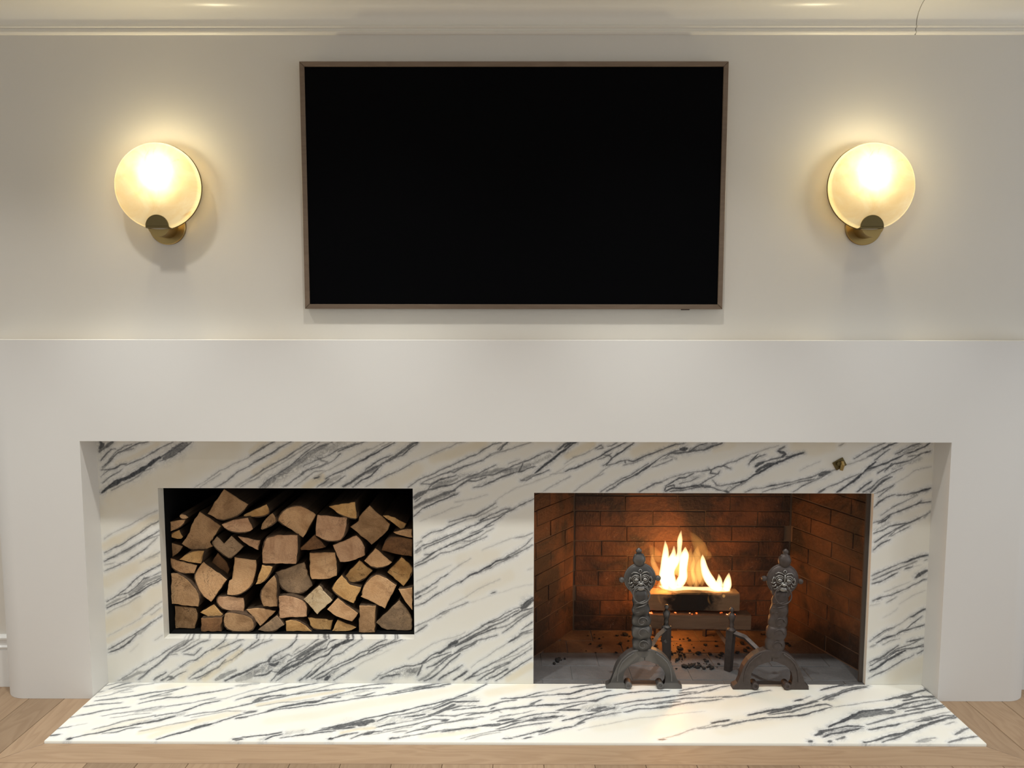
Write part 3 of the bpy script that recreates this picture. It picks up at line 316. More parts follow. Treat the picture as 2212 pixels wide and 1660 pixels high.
HEARTH_VEINS = """d50,50,-1507,-25,-1475,-5,-1433,3;d45,60,-1479,-48,-1448,-13,-1423,-1;d71,40,-1460,-48,-1424,-29,-1384,-17,-1338,-9;d35,50,-1448,-71,-1405,-36,-1363,-13,-1322,-1;d40,50,-1510,-75,-1490,-63;d40,50,-1497,-104,-1453,-89,-1429,-63,-1399,-48;d45,40,-1423,-74,-1384,-63;d45,70,-1485,-133,-1437,-119,-1389,-104,-1353,-93,-1317,-74,-1270,-62,-1212,-39;d122,40,-1326,-118,-1290,-100,-1237,-85;d40,70,-1327,-122,-1291,-96,-1245,-66,-1207,-31;d45,70,-1317,-150,-1289,-132,-1240,-110,-1197,-106,-1152,-88,-1107,-69,-1072,-61,-1035,-38;d40,40,-1469,-155,-1421,-147;d45,60,-1503,-172,-1454,-155,-1387,-144;d35,70,-1513,-247,-1471,-227,-1429,-200,-1393,-186,-1341,-175;d61,40,-1491,-230,-1448,-217;g254,60,-1299,-199,-1248,-185,-1226,-171;d35,60,-1405,-230,-1350,-213,-1319,-202,-1277,-185,-1233,-164;d35,50,-1368,-246,-1330,-229,-1300,-219,-1248,-209;d40,70,-1509,-311,-1470,-295;d25,40,-1470,-295,-1431,-279;d45,80,-1512,-351,-1481,-342;d35,60,-1388,-310,-1345,-288,-1308,-259,-1263,-242,-1225,-225;d45,85,-1425,-365,-1390,-344,-1345,-326,-1321,-307,-1284,-297,-1252,-278;d35,70,-1345,-338,-1308,-331,-1278,-310,-1236,-297;d45,80,-1222,-232,-1196,-219,-1158,-208,-1125,-184,-1089,-149,-1046,-127;g254,70,-1274,-291,-1227,-258,-1166,-238,-1135,-211;d61,85,-1274,-291,-1235,-271,-1192,-258,-1154,-232;d61,70,-1195,-252,-1158,-238;d35,60,-1120,-228,-1077,-211,-1025,-197,-971,-169,-920,-148;d30,60,-1233,-171,-1174,-157,-1136,-142,-1068,-109;d35,50,-1230,-322,-1195,-309,-1152,-284,-1104,-264,-1075,-251;c305,80,-1220,-328,-1150,-303,-1076,-264,-986,-224;d35,50,-1098,-238,-1046,-218,-989,-197,-929,-193;d45,85,-1152,-370,-1116,-346,-1072,-321,-1023,-289;d81,85,-1064,-308,-1013,-280;d40,75,-1013,-280,-976,-250,-931,-217,-894,-200;d71,60,-929,-204,-892,-197;d61,80,-943,-244,-908,-234;d35,70,-943,-244,-893,-224,-850,-203;c406,40,-1292,-32,-1225,-8,-1111,-3;d122,40,-1026,-22,-974,-6,-948,-2;d25,50,-1098,-128,-1029,-113,-941,-45,-901,-37;d45,70,-988,-123,-940,-90,-888,-75;d122,70,-918,-134,-897,-108,-881,-97;d40,70,-959,-162,-921,-144,-874,-119;d81,90,-1435,-371,-1426,-368;d40,80,-900,-368,-880,-356,-800,-341;d101,70,-899,-370,-880,-367;d35,60,-1286,40,-1211,48;c457,30,-1388,-335,-1284,-272,-1255,-259;c305,60,-1174,-352,-1076,-264,-958,-204;d37,50,-931,-49,-881,-17,-813,13;d52,80,-918,-84,-869,-57,-830,-40,-780,-20,-718,5;d74,60,-859,-49,-816,-32;d47,70,-907,-118,-868,-95,-827,-87;d63,50,-902,-133,-834,-103,-767,-64,-663,-7,-587,18;d47,75,-869,-114,-814,-91,-765,-72,-706,-56,-645,-47;d31,50,-891,-163,-822,-140,-767,-133,-714,-114;c211,80,-894,-155,-791,-118,-685,-75,-627,-55;d63,80,-850,-195,-813,-170,-752,-144,-688,-125,-642,-90;d52,80,-818,-177,-772,-155,-707,-140,-662,-106,-624,-102;d42,80,-874,-213,-837,-191,-774,-173,-710,-158,-632,-132,-596,-124;d37,70,-596,-124,-546,-105,-486,-89;g264,50,-642,-94,-587,-74,-533,-51,-489,-30;d42,70,-685,-106,-623,-75,-573,-47,-527,-39,-481,-30;d42,75,-571,-94,-537,-90,-506,-66;d74,50,-525,-10,-487,2,-423,11;d42,70,-645,-47,-578,-27,-518,-6,-442,2,-359,15;d42,80,-486,-89,-411,-70,-344,-42,-258,-21;d47,80,-420,-62,-338,-26,-276,-1,-229,12;d37,60,-471,-85,-395,-42,-316,-9,-229,16;d52,80,-337,-34,-282,-21,-240,-5;c476,35,-821,-260,-684,-226,-514,-146,-330,-85,-179,-12;d47,85,-103,-4,-133,-36,-175,-72,-219,-111,-285,-145,-339,-170,-385,-192,-441,-217,-489,-238;d52,80,-427,-207,-377,-192;d47,85,-489,-238,-542,-266,-595,-289,-634,-306;d158,80,-592,-299,-553,-282,-504,-272,-478,-255;d137,85,-516,-285,-493,-272;d63,80,-562,-305,-528,-295;d47,80,-657,-325,-619,-309,-594,-292;d42,60,-631,-315,-569,-305,-523,-285;d47,80,-808,-345,-764,-326;g264,50,-810,-370,-784,-351,-748,-332,-694,-322;d52,80,-799,-370,-784,-351,-760,-339;d42,80,-753,-360,-704,-348,-648,-332,-588,-318;c158,90,-563,-331,-518,-308,-463,-298;d42,80,-591,-363,-553,-344,-514,-328;d84,90,-595,-368,-584,-361;d42,75,-524,-362,-504,-343,-476,-324,-437,-318;d74,80,-490,-340,-465,-324;d47,60,-463,-258,-431,-228,-367,-213,-282,-167;d37,70,-282,-167,-240,-130,-174,-88;g581,50,-454,-265,-368,-231,-282,-174,-209,-137,-152,-122;d63,80,-371,-234,-336,-224,-307,-216;d84,75,-291,-223,-263,-206,-229,-166,-208,-148;d63,80,-281,-181,-217,-129,-186,-129,-125,-125;d47,70,-340,-244,-290,-230,-242,-188,-188,-159,-135,-158;d37,50,-449,-292,-381,-265,-311,-244,-269,-216;d47,80,-456,-295,-423,-278,-403,-268;d42,60,-431,-311,-370,-291,-308,-264,-274,-247,-222,-247;d42,60,-291,-223,-202,-223,-166,-209,-114,-205;d42,80,-212,-188,-168,-177,-93,-162,-55,-143;d42,85,-81,-180,-66,-169;d47,70,-165,-223,-106,-201,-50,-187;d42,60,-310,-310,-284,-287,-249,-271,-178,-250,-127,-243;d74,80,-243,-257,-222,-247;d42,85,-353,-330,-324,-311,-289,-304,-280,-291;d31,60,-305,-291,-249,-271,-163,-243,-105,-229;d37,60,-327,-342,-279,-323,-231,-310,-181,-303;d52,85,-237,-320,-181,-306,-124,-290,-48,-270;d47,70,-110,-290,-48,-279;d42,60,-367,-355,-327,-342;d63,80,-401,-362,-370,-358;d52,70,-400,-368,-395,-357;d31,50,-170,-360,-122,-338,-47,-309;c264,50,-298,-349,-193,-329,-123,-309;d37,50,-155,-366,-107,-341,-47,-325;d52,50,-397,-324,-355,-317;d31,50,-462,-337,-409,-317,-341,-291;c476,60,-86,-68,-27,-44,53,-11;d52,80,-45,-110,-7,-106,32,-98,60,-82;d42,70,60,-82,108,-59;d37,40,108,-59,193,-26;d42,75,209,-26,274,-10,337,11;d42,60,32,-102,111,-82,158,-78;d63,85,158,-78,206,-70,255,-42;d47,80,255,-42,333,-22;d37,75,-83,-151,-37,-128,9,-117;d47,80,55,-146,78,-131,94,-116;d63,60,47,-165,70,-143;d47,80,-81,-194,-29,-176,31,-165,108,-150,185,-142;d84,50,-14,-179,31,-165;d52,60,108,-153,154,-149;d42,80,164,-112,218,-104,251,-89;d37,70,251,-89,301,-62,350,-49;d42,75,185,-142,232,-127,287,-119,337,-88,403,-65,468,-53,564,-48;d74,60,263,-123,294,-119;d37,70,144,-189,191,-164,254,-134;d63,75,152,-186,197,-182,227,-182;g528,60,250,-178,297,-163,349,-170;d105,60,272,-185,316,-163;d116,50,307,-178,346,-170;d47,80,256,-192,317,-185,350,-163;d42,70,352,-148,417,-126,490,-107,579,-87,663,-63,751,-27;d37,70,372,-170,436,-148,532,-125,615,-102,779,-86;d37,70,603,-48,673,-24,751,1;d42,70,379,-198,431,-177,486,-169,540,-162,566,-147;d47,70,459,-148,515,-136,586,-125;d47,60,486,-166,550,-151,608,-132,672,-121,738,-105;d63,40,671,-124,729,-109;d47,60,705,-51,753,-23,802,-7;d42,70,600,-64,665,-55;d52,85,-57,-256,-6,-242;d42,50,-81,-208,-59,-187,-44,-201;d47,85,-78,-286,-57,-283,-21,-263,23,-249;d42,70,-21,-263,31,-228,98,-204,151,-200;g317,60,-6,-263,68,-235,142,-228;d37,50,-80,-250,-6,-215,69,-186;d37,70,-51,-229,-14,-215;d42,75,-56,-303,8,-269,75,-242,141,-235,165,-217;d52,80,67,-238,127,-228,172,-221;d37,60,-77,-322,-6,-296,59,-276,125,-262;d31,60,-6,-269,45,-256,126,-242;d42,85,162,-252,216,-227,262,-210,298,-192;d52,85,246,-217,270,-210;d63,50,268,-227,321,-213,368,-199;g370,60,223,-234,276,-220,337,-206;d42,70,212,-268,244,-241,275,-227;d47,60,201,-278,235,-261;d42,80,1,-353,40,-334,80,-315,116,-298;d42,70,79,-334,137,-308,204,-281;d74,70,80,-321,109,-305;d63,70,-37,-360,-6,-359;d63,80,33,-359,54,-350;d26,30,209,-308,322,-267,399,-240,499,-219,569,-204,654,-190;c634,35,283,-288,433,-253,561,-169,683,-139;c1057,25,463,-293,617,-252;d26,50,479,-354,533,-334,574,-309,659,-272;d63,85,664,-265,725,-245;d26,60,605,-299,683,-279,725,-272;d31,80,464,-363,485,-360;c1326,40,738,-113,847,-74,974,-64;d39,70,744,-94,804,-89,872,-60,931,-44;c862,40,689,-289,790,-256,947,-203,1119,-130;d59,85,699,-256,722,-247;d59,85,1115,-43,1166,-18,1202,-5,1225,3;d53,70,1205,-8,1253,-2;d46,60,1225,3,1278,8;d53,85,992,-121,1022,-107;d33,50,1022,-107,1060,-83;d46,60,1019,-140,1092,-102,1181,-53,1244,-23,1311,-7;d59,75,1097,-111,1177,-63,1237,-38,1297,-17;d79,50,1117,-111,1142,-97;d59,80,799,-213,867,-190,930,-172,986,-149,1028,-139;d66,80,868,-203,948,-176,1017,-144,1074,-121;d53,60,869,-212,951,-194,1031,-158,1095,-139;d66,70,1058,-149,1095,-139,1109,-153;d53,80,773,-251,843,-234,911,-225,981,-212,1037,-189,1100,-162;d46,60,691,-285,742,-264,783,-251;d26,50,1100,-162,1189,-143,1256,-124,1321,-110;d59,80,1321,-110,1394,-81,1456,-56,1509,-31;d92,70,1357,-95,1423,-81;d66,80,1381,-114,1447,-90,1502,-80;d79,85,1447,-90,1509,-85;d59,90,1502,-26,1513,-61;d79,90,1043,-287,1092,-258,1144,-224,1184,-197,1218,-184,1279,-174;d172,60,1151,-228,1210,-202,1259,-197,1301,-188;d53,80,1270,-175,1336,-156,1410,-123,1501,-99;g331,60,1284,-183,1388,-147,1495,-109,1539,-109;d59,70,1329,-170,1391,-160,1488,-123;d59,70,1348,-187,1426,-165,1523,-137;d46,60,1177,-270,1258,-236,1336,-210,1416,-183,1518,-146;d79,80,982,-336,1014,-312,1057,-296;g397,90,1017,-328,1090,-304,1142,-287;d53,80,1001,-344,1035,-328,1084,-316,1149,-291;d59,80,1057,-296,1099,-283,1128,-279,1162,-283;d46,60,1039,-359,1072,-343;d59,80,1171,-303,1215,-286,1255,-278,1289,-265;d79,60,1235,-282,1278,-270;d39,50,1282,-270,1346,-244,1416,-218,1520,-182;d59,75,1351,-252,1392,-244,1453,-218,1523,-208;d79,60,1362,-248,1429,-226;d66,85,1120,-374,1165,-362,1227,-335,1279,-319,1342,-286,1415,-252,1499,-217;d79,70,1214,-343,1279,-319;d46,70,1181,-374,1249,-343,1302,-310,1373,-277,1461,-235;d59,60,1415,-252,1483,-230,1518,-217;d59,60,1440,-326,1477,-301,1509,-289;d46,50,1286,-373,1323,-354,1362,-346;d132,40,1297,-369,1338,-358;d46,60,1391,-373,1448,-349,1517,-337;d66,50,1413,-365,1446,-353;d59,70,945,-375,957,-367;d66,70,1006,-375,1018,-367;d39,50,1442,-269,1479,-252"""
LOGS = [
    ('pale peeled branch end pointing out at the top left of the wood stack', 't', 0.074, [(-1.255, 0.612), (-1.249, 0.619), (-1.237, 0.619), (-1.22, 0.608), (-1.23, 0.6), (-1.249, 0.602)]),
    ('thin half-round log at the left wall under the peeled branch end', 't', 0.078, [(-1.308, 0.577), (-1.294, 0.589), (-1.263, 0.595), (-1.234, 0.597), (-1.244, 0.577), (-1.272, 0.559), (-1.307, 0.551)]),
    ('small dim wedge at the left wall with a raised triangular chip', 'o', 0.08, [(-1.309, 0.541), (-1.275, 0.551), (-1.26, 0.557), (-1.247, 0.529), (-1.257, 0.52), (-1.302, 0.529)]),
    ('topmost log, a large tilted brown block touching the niche top', 'b', 0.085, [(-1.088, 0.713), (-0.999, 0.654), (-1.017, 0.627), (-1.052, 0.603), (-1.107, 0.591), (-1.155, 0.617), (-1.116, 0.674)]),
    ('tall leaning log with a pink corner, below left of the topmost block', 'b', 0.078, [(-1.179, 0.628), (-1.101, 0.573), (-1.142, 0.51), (-1.135, 0.494), (-1.167, 0.48), (-1.217, 0.48), (-1.253, 0.504), (-1.22, 0.549), (-1.209, 0.589)]),
    ('sliver of golden split wood right of the topmost block', 'o', 0.084, [(-1.017, 0.613), (-0.93, 0.655), (-0.918, 0.631), (-0.924, 0.615), (-0.971, 0.605), (-1.017, 0.608)]),
    ('pink half-moon log lying directly under the topmost block', 'p', 0.053, [(-1.089, 0.586), (-1.044, 0.604), (-0.99, 0.612), (-0.972, 0.569), (-0.988, 0.557), (-1.038, 0.555), (-1.076, 0.569)]),
    ('narrow dark lens-shaped log left of the cracked round-topped log', 'b', 0.068, [(-0.949, 0.565), (-0.942, 0.592), (-0.903, 0.626), (-0.888, 0.602), (-0.896, 0.586), (-0.943, 0.561)]),
    ('grey weathered log with a scooped notch in its top', 'g', 0.085, [(-1.143, 0.508), (-1.121, 0.532), (-1.095, 0.504), (-1.066, 0.534), (-1.021, 0.492), (-1.065, 0.448), (-1.085, 0.448), (-1.134, 0.492)]),
    ('pink pointed sliver resting above the split between notched log and broad block', 'p', 0.075, [(-1.039, 0.535), (-0.953, 0.519), (-0.963, 0.481), (-1.009, 0.503)]),
    ('small brown rounded wedge at the left wall, fourth piece down', 'b', 0.084, [(-1.295, 0.506), (-1.25, 0.492), (-1.263, 0.472), (-1.291, 0.45), (-1.31, 0.458)]),
    ('golden quarter-round log above the long pale half-moon at left', 'o', 0.056, [(-1.253, 0.451), (-1.223, 0.475), (-1.192, 0.485), (-1.159, 0.485), (-1.171, 0.436), (-1.205, 0.438)]),
    ('long pale half-moon log lying flat side up at the left wall', 't', 0.068, [(-1.305, 0.451), (-1.192, 0.425), (-1.204, 0.394), (-1.247, 0.392), (-1.285, 0.409), (-1.306, 0.437)]),
    ('dark brown log tucked behind the big shield-shaped log', 'd', 0.11, [(-1.162, 0.416), (-1.13, 0.46), (-1.084, 0.407), (-1.098, 0.361), (-1.135, 0.39)]),
    ('large pale shield-shaped log with its point down, left of centre', 't', 0.071, [(-1.169, 0.438), (-1.082, 0.369), (-1.146, 0.281), (-1.182, 0.309), (-1.205, 0.365), (-1.202, 0.397)]),
    ('tall rounded log with a horizontal saw step across its lower part', 't', 0.072, [(-1.052, 0.456), (-0.971, 0.445), (-0.968, 0.417), (-0.977, 0.385), (-0.99, 0.345), (-1.022, 0.317), (-1.061, 0.305), (-1.085, 0.309), (-1.079, 0.361), (-1.065, 0.369)]),
    ('small half-leaf log wedged under the left end of the broad pink block', 'o', 0.052, [(-0.942, 0.432), (-0.903, 0.425), (-0.916, 0.392), (-0.944, 0.362), (-0.969, 0.356)]),
    ('broad pinkish square block in the centre of the stack', 'p', 0.06, [(-0.916, 0.545), (-0.81, 0.544), (-0.808, 0.492), (-0.817, 0.433), (-0.944, 0.435), (-0.942, 0.508)]),
    ('big rough log with a mossy torn right edge by the left wall', 'b', 0.062, [(-1.289, 0.396), (-1.256, 0.396), (-1.203, 0.348), (-1.182, 0.304), (-1.191, 0.266), (-1.3, 0.276), (-1.297, 0.332)]),
    ('bottom left corner log, broad and brown with a pale curved rim', 'b', 0.084, [(-1.316, 0.262), (-1.211, 0.252), (-1.202, 0.223), (-1.217, 0.15), (-1.321, 0.149)]),
    ('small fan-shaped log standing on the dark square block', 'o', 0.079, [(-1.193, 0.237), (-1.139, 0.269), (-1.106, 0.229), (-1.114, 0.22), (-1.153, 0.217)]),
    ('dark orange-brown square block on the niche floor', 'd', 0.058, [(-1.181, 0.223), (-1.101, 0.226), (-1.105, 0.161), (-1.183, 0.161)]),
    ('pale knobbly log with a hole and ragged lower edge', 'p', 0.08, [(-1.127, 0.295), (-1.115, 0.303), (-1.026, 0.294), (-1.023, 0.245), (-1.035, 0.227), (-1.066, 0.243), (-1.101, 0.247), (-1.128, 0.271)]),
    ('dull brown rounded log with a vertical crack at its top, on the niche floor', 'b', 0.057, [(-1.089, 0.242), (-1.065, 0.248), (-0.992, 0.231), (-0.977, 0.198), (-0.99, 0.174), (-1.029, 0.164), (-1.075, 0.174), (-1.098, 0.202)]),
    ('pale triangle of split wood with its point down, near the floor', 't', 0.074, [(-1.015, 0.252), (-0.97, 0.259), (-0.902, 0.246), (-0.964, 0.185)]),
    ('olive-brown leaf-shaped wedge under the pale triangle', 'g', 0.056, [(-0.894, 0.237), (-0.866, 0.199), (-0.9, 0.175), (-0.935, 0.168), (-0.966, 0.179)]),
    ('upright narrow log with one curved side right of the black gap', 'b', 0.052, [(-0.898, 0.392), (-0.889, 0.376), (-0.89, 0.271), (-0.941, 0.271), (-0.953, 0.305), (-0.944, 0.344)]),
    ('round-topped log with radiating cracks and dark bark over it', 't', 0.082, [(-0.888, 0.604), (-0.864, 0.636), (-0.825, 0.65), (-0.79, 0.648), (-0.744, 0.616), (-0.777, 0.557), (-0.795, 0.527), (-0.888, 0.589)]),
    ('plain pink-brown block with a wavy lower edge near the top centre', 'p', 0.059, [(-0.734, 0.622), (-0.623, 0.611), (-0.626, 0.572), (-0.64, 0.529), (-0.667, 0.521), (-0.706, 0.523), (-0.742, 0.542), (-0.739, 0.595)]),
    ('golden triangle log lying highest right of the centre', 'o', 0.06, [(-0.692, 0.654), (-0.592, 0.671), (-0.585, 0.611), (-0.593, 0.605), (-0.65, 0.622)]),
    ('diamond-shaped log with a black star crack on its left corner', 'b', 0.086, [(-0.544, 0.651), (-0.467, 0.58), (-0.479, 0.549), (-0.538, 0.499), (-0.619, 0.568), (-0.587, 0.592), (-0.583, 0.612)]),
    ('thin golden board end slanting down at the upper right', 'o', 0.083, [(-0.495, 0.613), (-0.466, 0.615), (-0.405, 0.581), (-0.422, 0.557)]),
    ('flat pale sliver at the right wall above the dark log', 't', 0.062, [(-0.454, 0.556), (-0.409, 0.568), (-0.381, 0.568), (-0.381, 0.534), (-0.421, 0.541)]),
    ('small flat reddish triangle under the plain pink-brown block', 'd', 0.086, [(-0.809, 0.486), (-0.751, 0.538), (-0.71, 0.49), (-0.764, 0.478), (-0.805, 0.478)]),
    ('pale square block with a round knot in its top edge', 't', 0.071, [(-0.77, 0.473), (-0.673, 0.475), (-0.666, 0.426), (-0.669, 0.384), (-0.704, 0.37), (-0.763, 0.37), (-0.77, 0.386)]),
    ('five-sided pink log with a small black hole in it', 'p', 0.076, [(-0.683, 0.502), (-0.594, 0.539), (-0.563, 0.506), (-0.562, 0.462), (-0.611, 0.438), (-0.658, 0.436)]),
    ('pale fan-shaped log with a cross mark between dark neighbours', 't', 0.059, [(-0.563, 0.446), (-0.52, 0.495), (-0.457, 0.442), (-0.476, 0.426), (-0.53, 0.418)]),
    ('dark shadowed log with a curved top at the right wall', 'd', 0.085, [(-0.503, 0.477), (-0.487, 0.517), (-0.456, 0.535), (-0.384, 0.522), (-0.385, 0.454), (-0.445, 0.463)]),
    ('two-toned diamond log at the right wall, orange above and brown below', 'o', 0.076, [(-0.48, 0.397), (-0.426, 0.456), (-0.384, 0.423), (-0.385, 0.389), (-0.418, 0.342)]),
    ('golden leaf-shaped log leaning below the log with the small black hole', 'o', 0.086, [(-0.586, 0.44), (-0.536, 0.399), (-0.572, 0.361), (-0.623, 0.351), (-0.648, 0.371)]),
    ('grey-topped shield log in the middle, pale brown below', 'g', 0.083, [(-0.904, 0.393), (-0.794, 0.434), (-0.763, 0.341), (-0.791, 0.317), (-0.826, 0.309), (-0.873, 0.321), (-0.895, 0.357)]),
    ('golden-brown boot-shaped log with a notch on its right', 'o', 0.062, [(-0.687, 0.345), (-0.648, 0.391), (-0.617, 0.353), (-0.575, 0.342), (-0.605, 0.28), (-0.642, 0.297), (-0.68, 0.325)]),
    ('big pale rounded log with concentric rings at the right', 't', 0.065, [(-0.576, 0.312), (-0.568, 0.348), (-0.528, 0.392), (-0.497, 0.39), (-0.442, 0.351), (-0.487, 0.259), (-0.541, 0.287), (-0.58, 0.306)]),
    ('tan corner triangle pressed against the right wall in the lower half', 't', 0.058, [(-0.435, 0.339), (-0.383, 0.344), (-0.384, 0.256), (-0.42, 0.304)]),
    ('brightest cream log, a tilted square low in the centre', 'c', 0.057, [(-0.793, 0.299), (-0.732, 0.353), (-0.683, 0.295), (-0.741, 0.24)]),
    ('ragged tan log slanting down beside the brightest cream square', 't', 0.054, [(-0.704, 0.261), (-0.663, 0.305), (-0.587, 0.245), (-0.61, 0.213), (-0.672, 0.233)]),
    ('orange-pink block with a rounded right end under the grey-topped log', 'p', 0.063, [(-0.888, 0.308), (-0.851, 0.312), (-0.805, 0.298), (-0.779, 0.277), (-0.783, 0.229), (-0.889, 0.221)]),
    ('dark-ringed fan-shaped log in the bottom right corner', 'g', 0.073, [(-0.525, 0.203), (-0.434, 0.291), (-0.386, 0.229), (-0.388, 0.173), (-0.443, 0.161), (-0.498, 0.173)]),
    ('upright narrow rectangular block on the floor near the right corner', 'b', 0.052, [(-0.582, 0.276), (-0.52, 0.276), (-0.525, 0.17), (-0.585, 0.17)]),
    ('tan half-round log on the floor below the brightest cream square', 'o', 0.076, [(-0.783, 0.22), (-0.74, 0.216), (-0.688, 0.21), (-0.696, 0.167), (-0.742, 0.161), (-0.772, 0.179)]),
    ('low wedge on the floor under the ragged slanting log', 'o', 0.064, [(-0.689, 0.172), (-0.667, 0.217), (-0.597, 0.186), (-0.621, 0.168), (-0.684, 0.164)]),
    ('low log with a small knot on the floor under the orange-pink block', 'o', 0.063, [(-0.864, 0.211), (-0.834, 0.218), (-0.799, 0.204), (-0.765, 0.166), (-0.82, 0.162), (-0.863, 0.164)]),
]

# ------------------------------------------------------------------ setting: walls, ceiling, cornice
bm = bmesh.new()
add_box(bm, -3.4, 3.4, 0, .12, .93, 2.50)
add_box(bm, -3.4, -1.515, 0, .12, -.02, .93)
add_box(bm, 1.515, 3.4, 0, .12, -.02, .93)
tag(from_bm('wall_back', bm, WALL), kind='structure')
bm = bmesh.new(); add_box(bm, -3.4, 3.4, -4.6, -.02, 2.4155, 2.46); tag(from_bm('ceiling', bm, CEIL), kind='structure')
# cornice: two fine beads, then a hollow up to the ceiling; two lengths butted at x = 1.366
prof = [(0, 2.318), (-.004, 2.319), (-.008, 2.3215), (-.0105, 2.325), (-.0085, 2.329), (-.005, 2.331), (-.005, 2.3375),
        (-.0085, 2.339), (-.0115, 2.342), (-.0105, 2.346), (-.0075, 2.348)]
Rc = .066
prof += [(-.0075 - Rc * (1 - math.cos(a)), 2.349 + Rc * math.sin(a)) for a in [math.pi / 2 * i / 48 for i in range(49)]]
prof += [(0, 2.415)]
cr = empty('trim_1', (0, 0, 2.318)); cr['kind'] = 'structure'
for xa, xb in ((-3.4, 1.3650), (1.3675, 3.4)):
    bm = bmesh.new()
    A = [bm.verts.new((xa, y, z - 2.318)) for y, z in prof]; B = [bm.verts.new((xb, y, z - 2.318)) for y, z in prof]
    n = len(prof)
    for i in range(n): bm.faces.new((A[i], A[(i + 1) % n], B[(i + 1) % n], B[i]))
    bm.faces.new(A); bm.faces.new(B[::-1])
    o = from_bm('cornice_length', bm, COVE, cr)
bm = bmesh.new(); add_box(bm, 1.363, 1.369, -.003, -.0001, .0005, .09); from_bm('joint_filler', bm, MORTAR, cr)
# baseboards beside the surround
for nm, xa, xb in (('baseboard_left', -3.4, -1.852), ('baseboard_right', 1.852, 3.4)):
    bm = bmesh.new()
    pr = [(0, -.01), (-.018, -.01), (-.018, .132), (-.016, .136), (-.020, .140), (-.020, .145), (-.013, .149), (-.013, .168), (-.017, .172), (-.017, .178), (-.010, .185), (0, .186)]
    A = [bm.verts.new((xa, y, z)) for y, z in pr]; B = [bm.verts.new((xb, y, z)) for y, z in pr]; n = len(pr)
    for i in range(n): bm.faces.new((A[i], A[(i + 1) % n], B[(i + 1) % n], B[i]))
    bm.faces.new(A); bm.faces.new(B[::-1]); tag(from_bm(nm, bm, TRIM), kind='structure')

# ------------------------------------------------------------------ floor: oak boards round the hearth
ZF = -.008
fl = empty('floor', (0, 0, ZF - .02)); fl['kind'] = 'structure'
bm = bmesh.new(); add_box(bm, -3.4, 3.4, -4.6, -.0005, -.03, -.0095); from_bm('subfloor', bm, MORTAR_F, fl)
def plank(poly, mat, name='plank'):
    cx = sum(p[0] for p in poly) / len(poly); cy = sum(p[1] for p in poly) / len(poly)
    g = .0007; bm = bmesh.new()
    q = [(p[0] - cx, p[1] - cy) for p in poly]
    q = [(x - g * (1 if x > 0 else -1), y - g * (1 if y > 0 else -1)) for x, y in q]
    n = len(q); b = .0011
    lo = [bm.verts.new((x, y, -.009)) for x, y in q]; mi = [bm.verts.new((x, y, -b)) for x, y in q]
    up = [bm.verts.new((x - b * (1 if x > 0 else -1), y - b * (1 if y > 0 else -1), 0)) for x, y in q]
    bm.faces.new(up)
    for i in range(n):
        j = (i + 1) % n; bm.faces.new((lo[i], lo[j], mi[j], mi[i])); bm.faces.new((mi[i], mi[j], up[j], up[i]))
    o = from_bm(name, bm, mat, fl, (cx, cy, .02)); return o
XB, YB, XO, YO = 1.506, -.3815, 1.611, -.4850
plank([(-XB, YB), (-XO, YO), (XO, YO), (XB, YB)], OAK_X, 'border_board')
plank([(-XB, YB), (-XB, -.001), (-XO, -.001), (-XO, YO)], OAK, 'border_board')
plank([(XB, YB), (XO, YO), (XO, -.001), (XB, -.001)], OAK, 'border_board')
rnd = random.Random(3)
W = .1555
xs = [-.065 + W * i for i in range(-22, 23)]
for i in range(len(xs) - 1):
    a, b = xs[i], xs[i + 1]
    if a < -3.38 or b > 3.38: continue
    if a >= -XO - W * .9 and b <= XO + W * .9:
        a2, b2 = max(a, -XO), min(b, XO)
        if b2 - a2 > .01:
            y = YO
            for L in (.55 + rnd.random() * .9, 1.5 + rnd.random()):
                plank([(a2, y), (a2, y - L), (b2, y - L), (b2, y)], OAK); y -= L
# boards beside the hearth border run on to the wall
for s in (-1, 1):
    x = XO; first = True
    while x < 3.3:
        b = x + (.127 if first else W); first = False
        y = -.001
        for L in (.9 + rnd.random() * .6, 1.2):
            pl = [(s * x, y), (s * x, y - L), (s * b, y - L), (s * b, y)]
            plank(pl if s < 0 else pl[::-1], OAK); y -= L
        x = b

# ------------------------------------------------------------------ plaster surround
def rounded(sx, xin, xout, d, rx=.095, seg=36):
    """plan outline of one side of the surround with its outer front corner rounded"""
    pts = [(sx * xin, -.0003), (sx * xin, -d)]
    pts += [(sx * (xout - rx + rx * math.sin(a)), -d + (d - .001) * (1 - math.cos(a))) for a in [math.pi / 2 * i / seg for i in range(seg + 1)]]
    return pts
D1 = .103; XS = 1.852; JX = 1.508; ZL = .925; ZM = 1.2755
bm = bmesh.new()
for s in (-1, 1):
    p = rounded(s, JX, XS, D1)
    add_vprism(bm, p if s < 0 else p[::-1], ZF + .0005, ZL)
pl = rounded(-1, 0, XS, D1)[1:]; prr = rounded(1, 0, XS, D1)[1:]
add_vprism(bm, (pl[::-1] + prr)[::-1], ZL, ZM)
bmesh.ops.remove_doubles(bm, verts=bm.verts, dist=.0002)
sr = from_bm('fireplace_surround', bm, PLASTER)
tag(sr, 'white plaster fireplace surround with rounded outer corners framing the marble', 'surround')

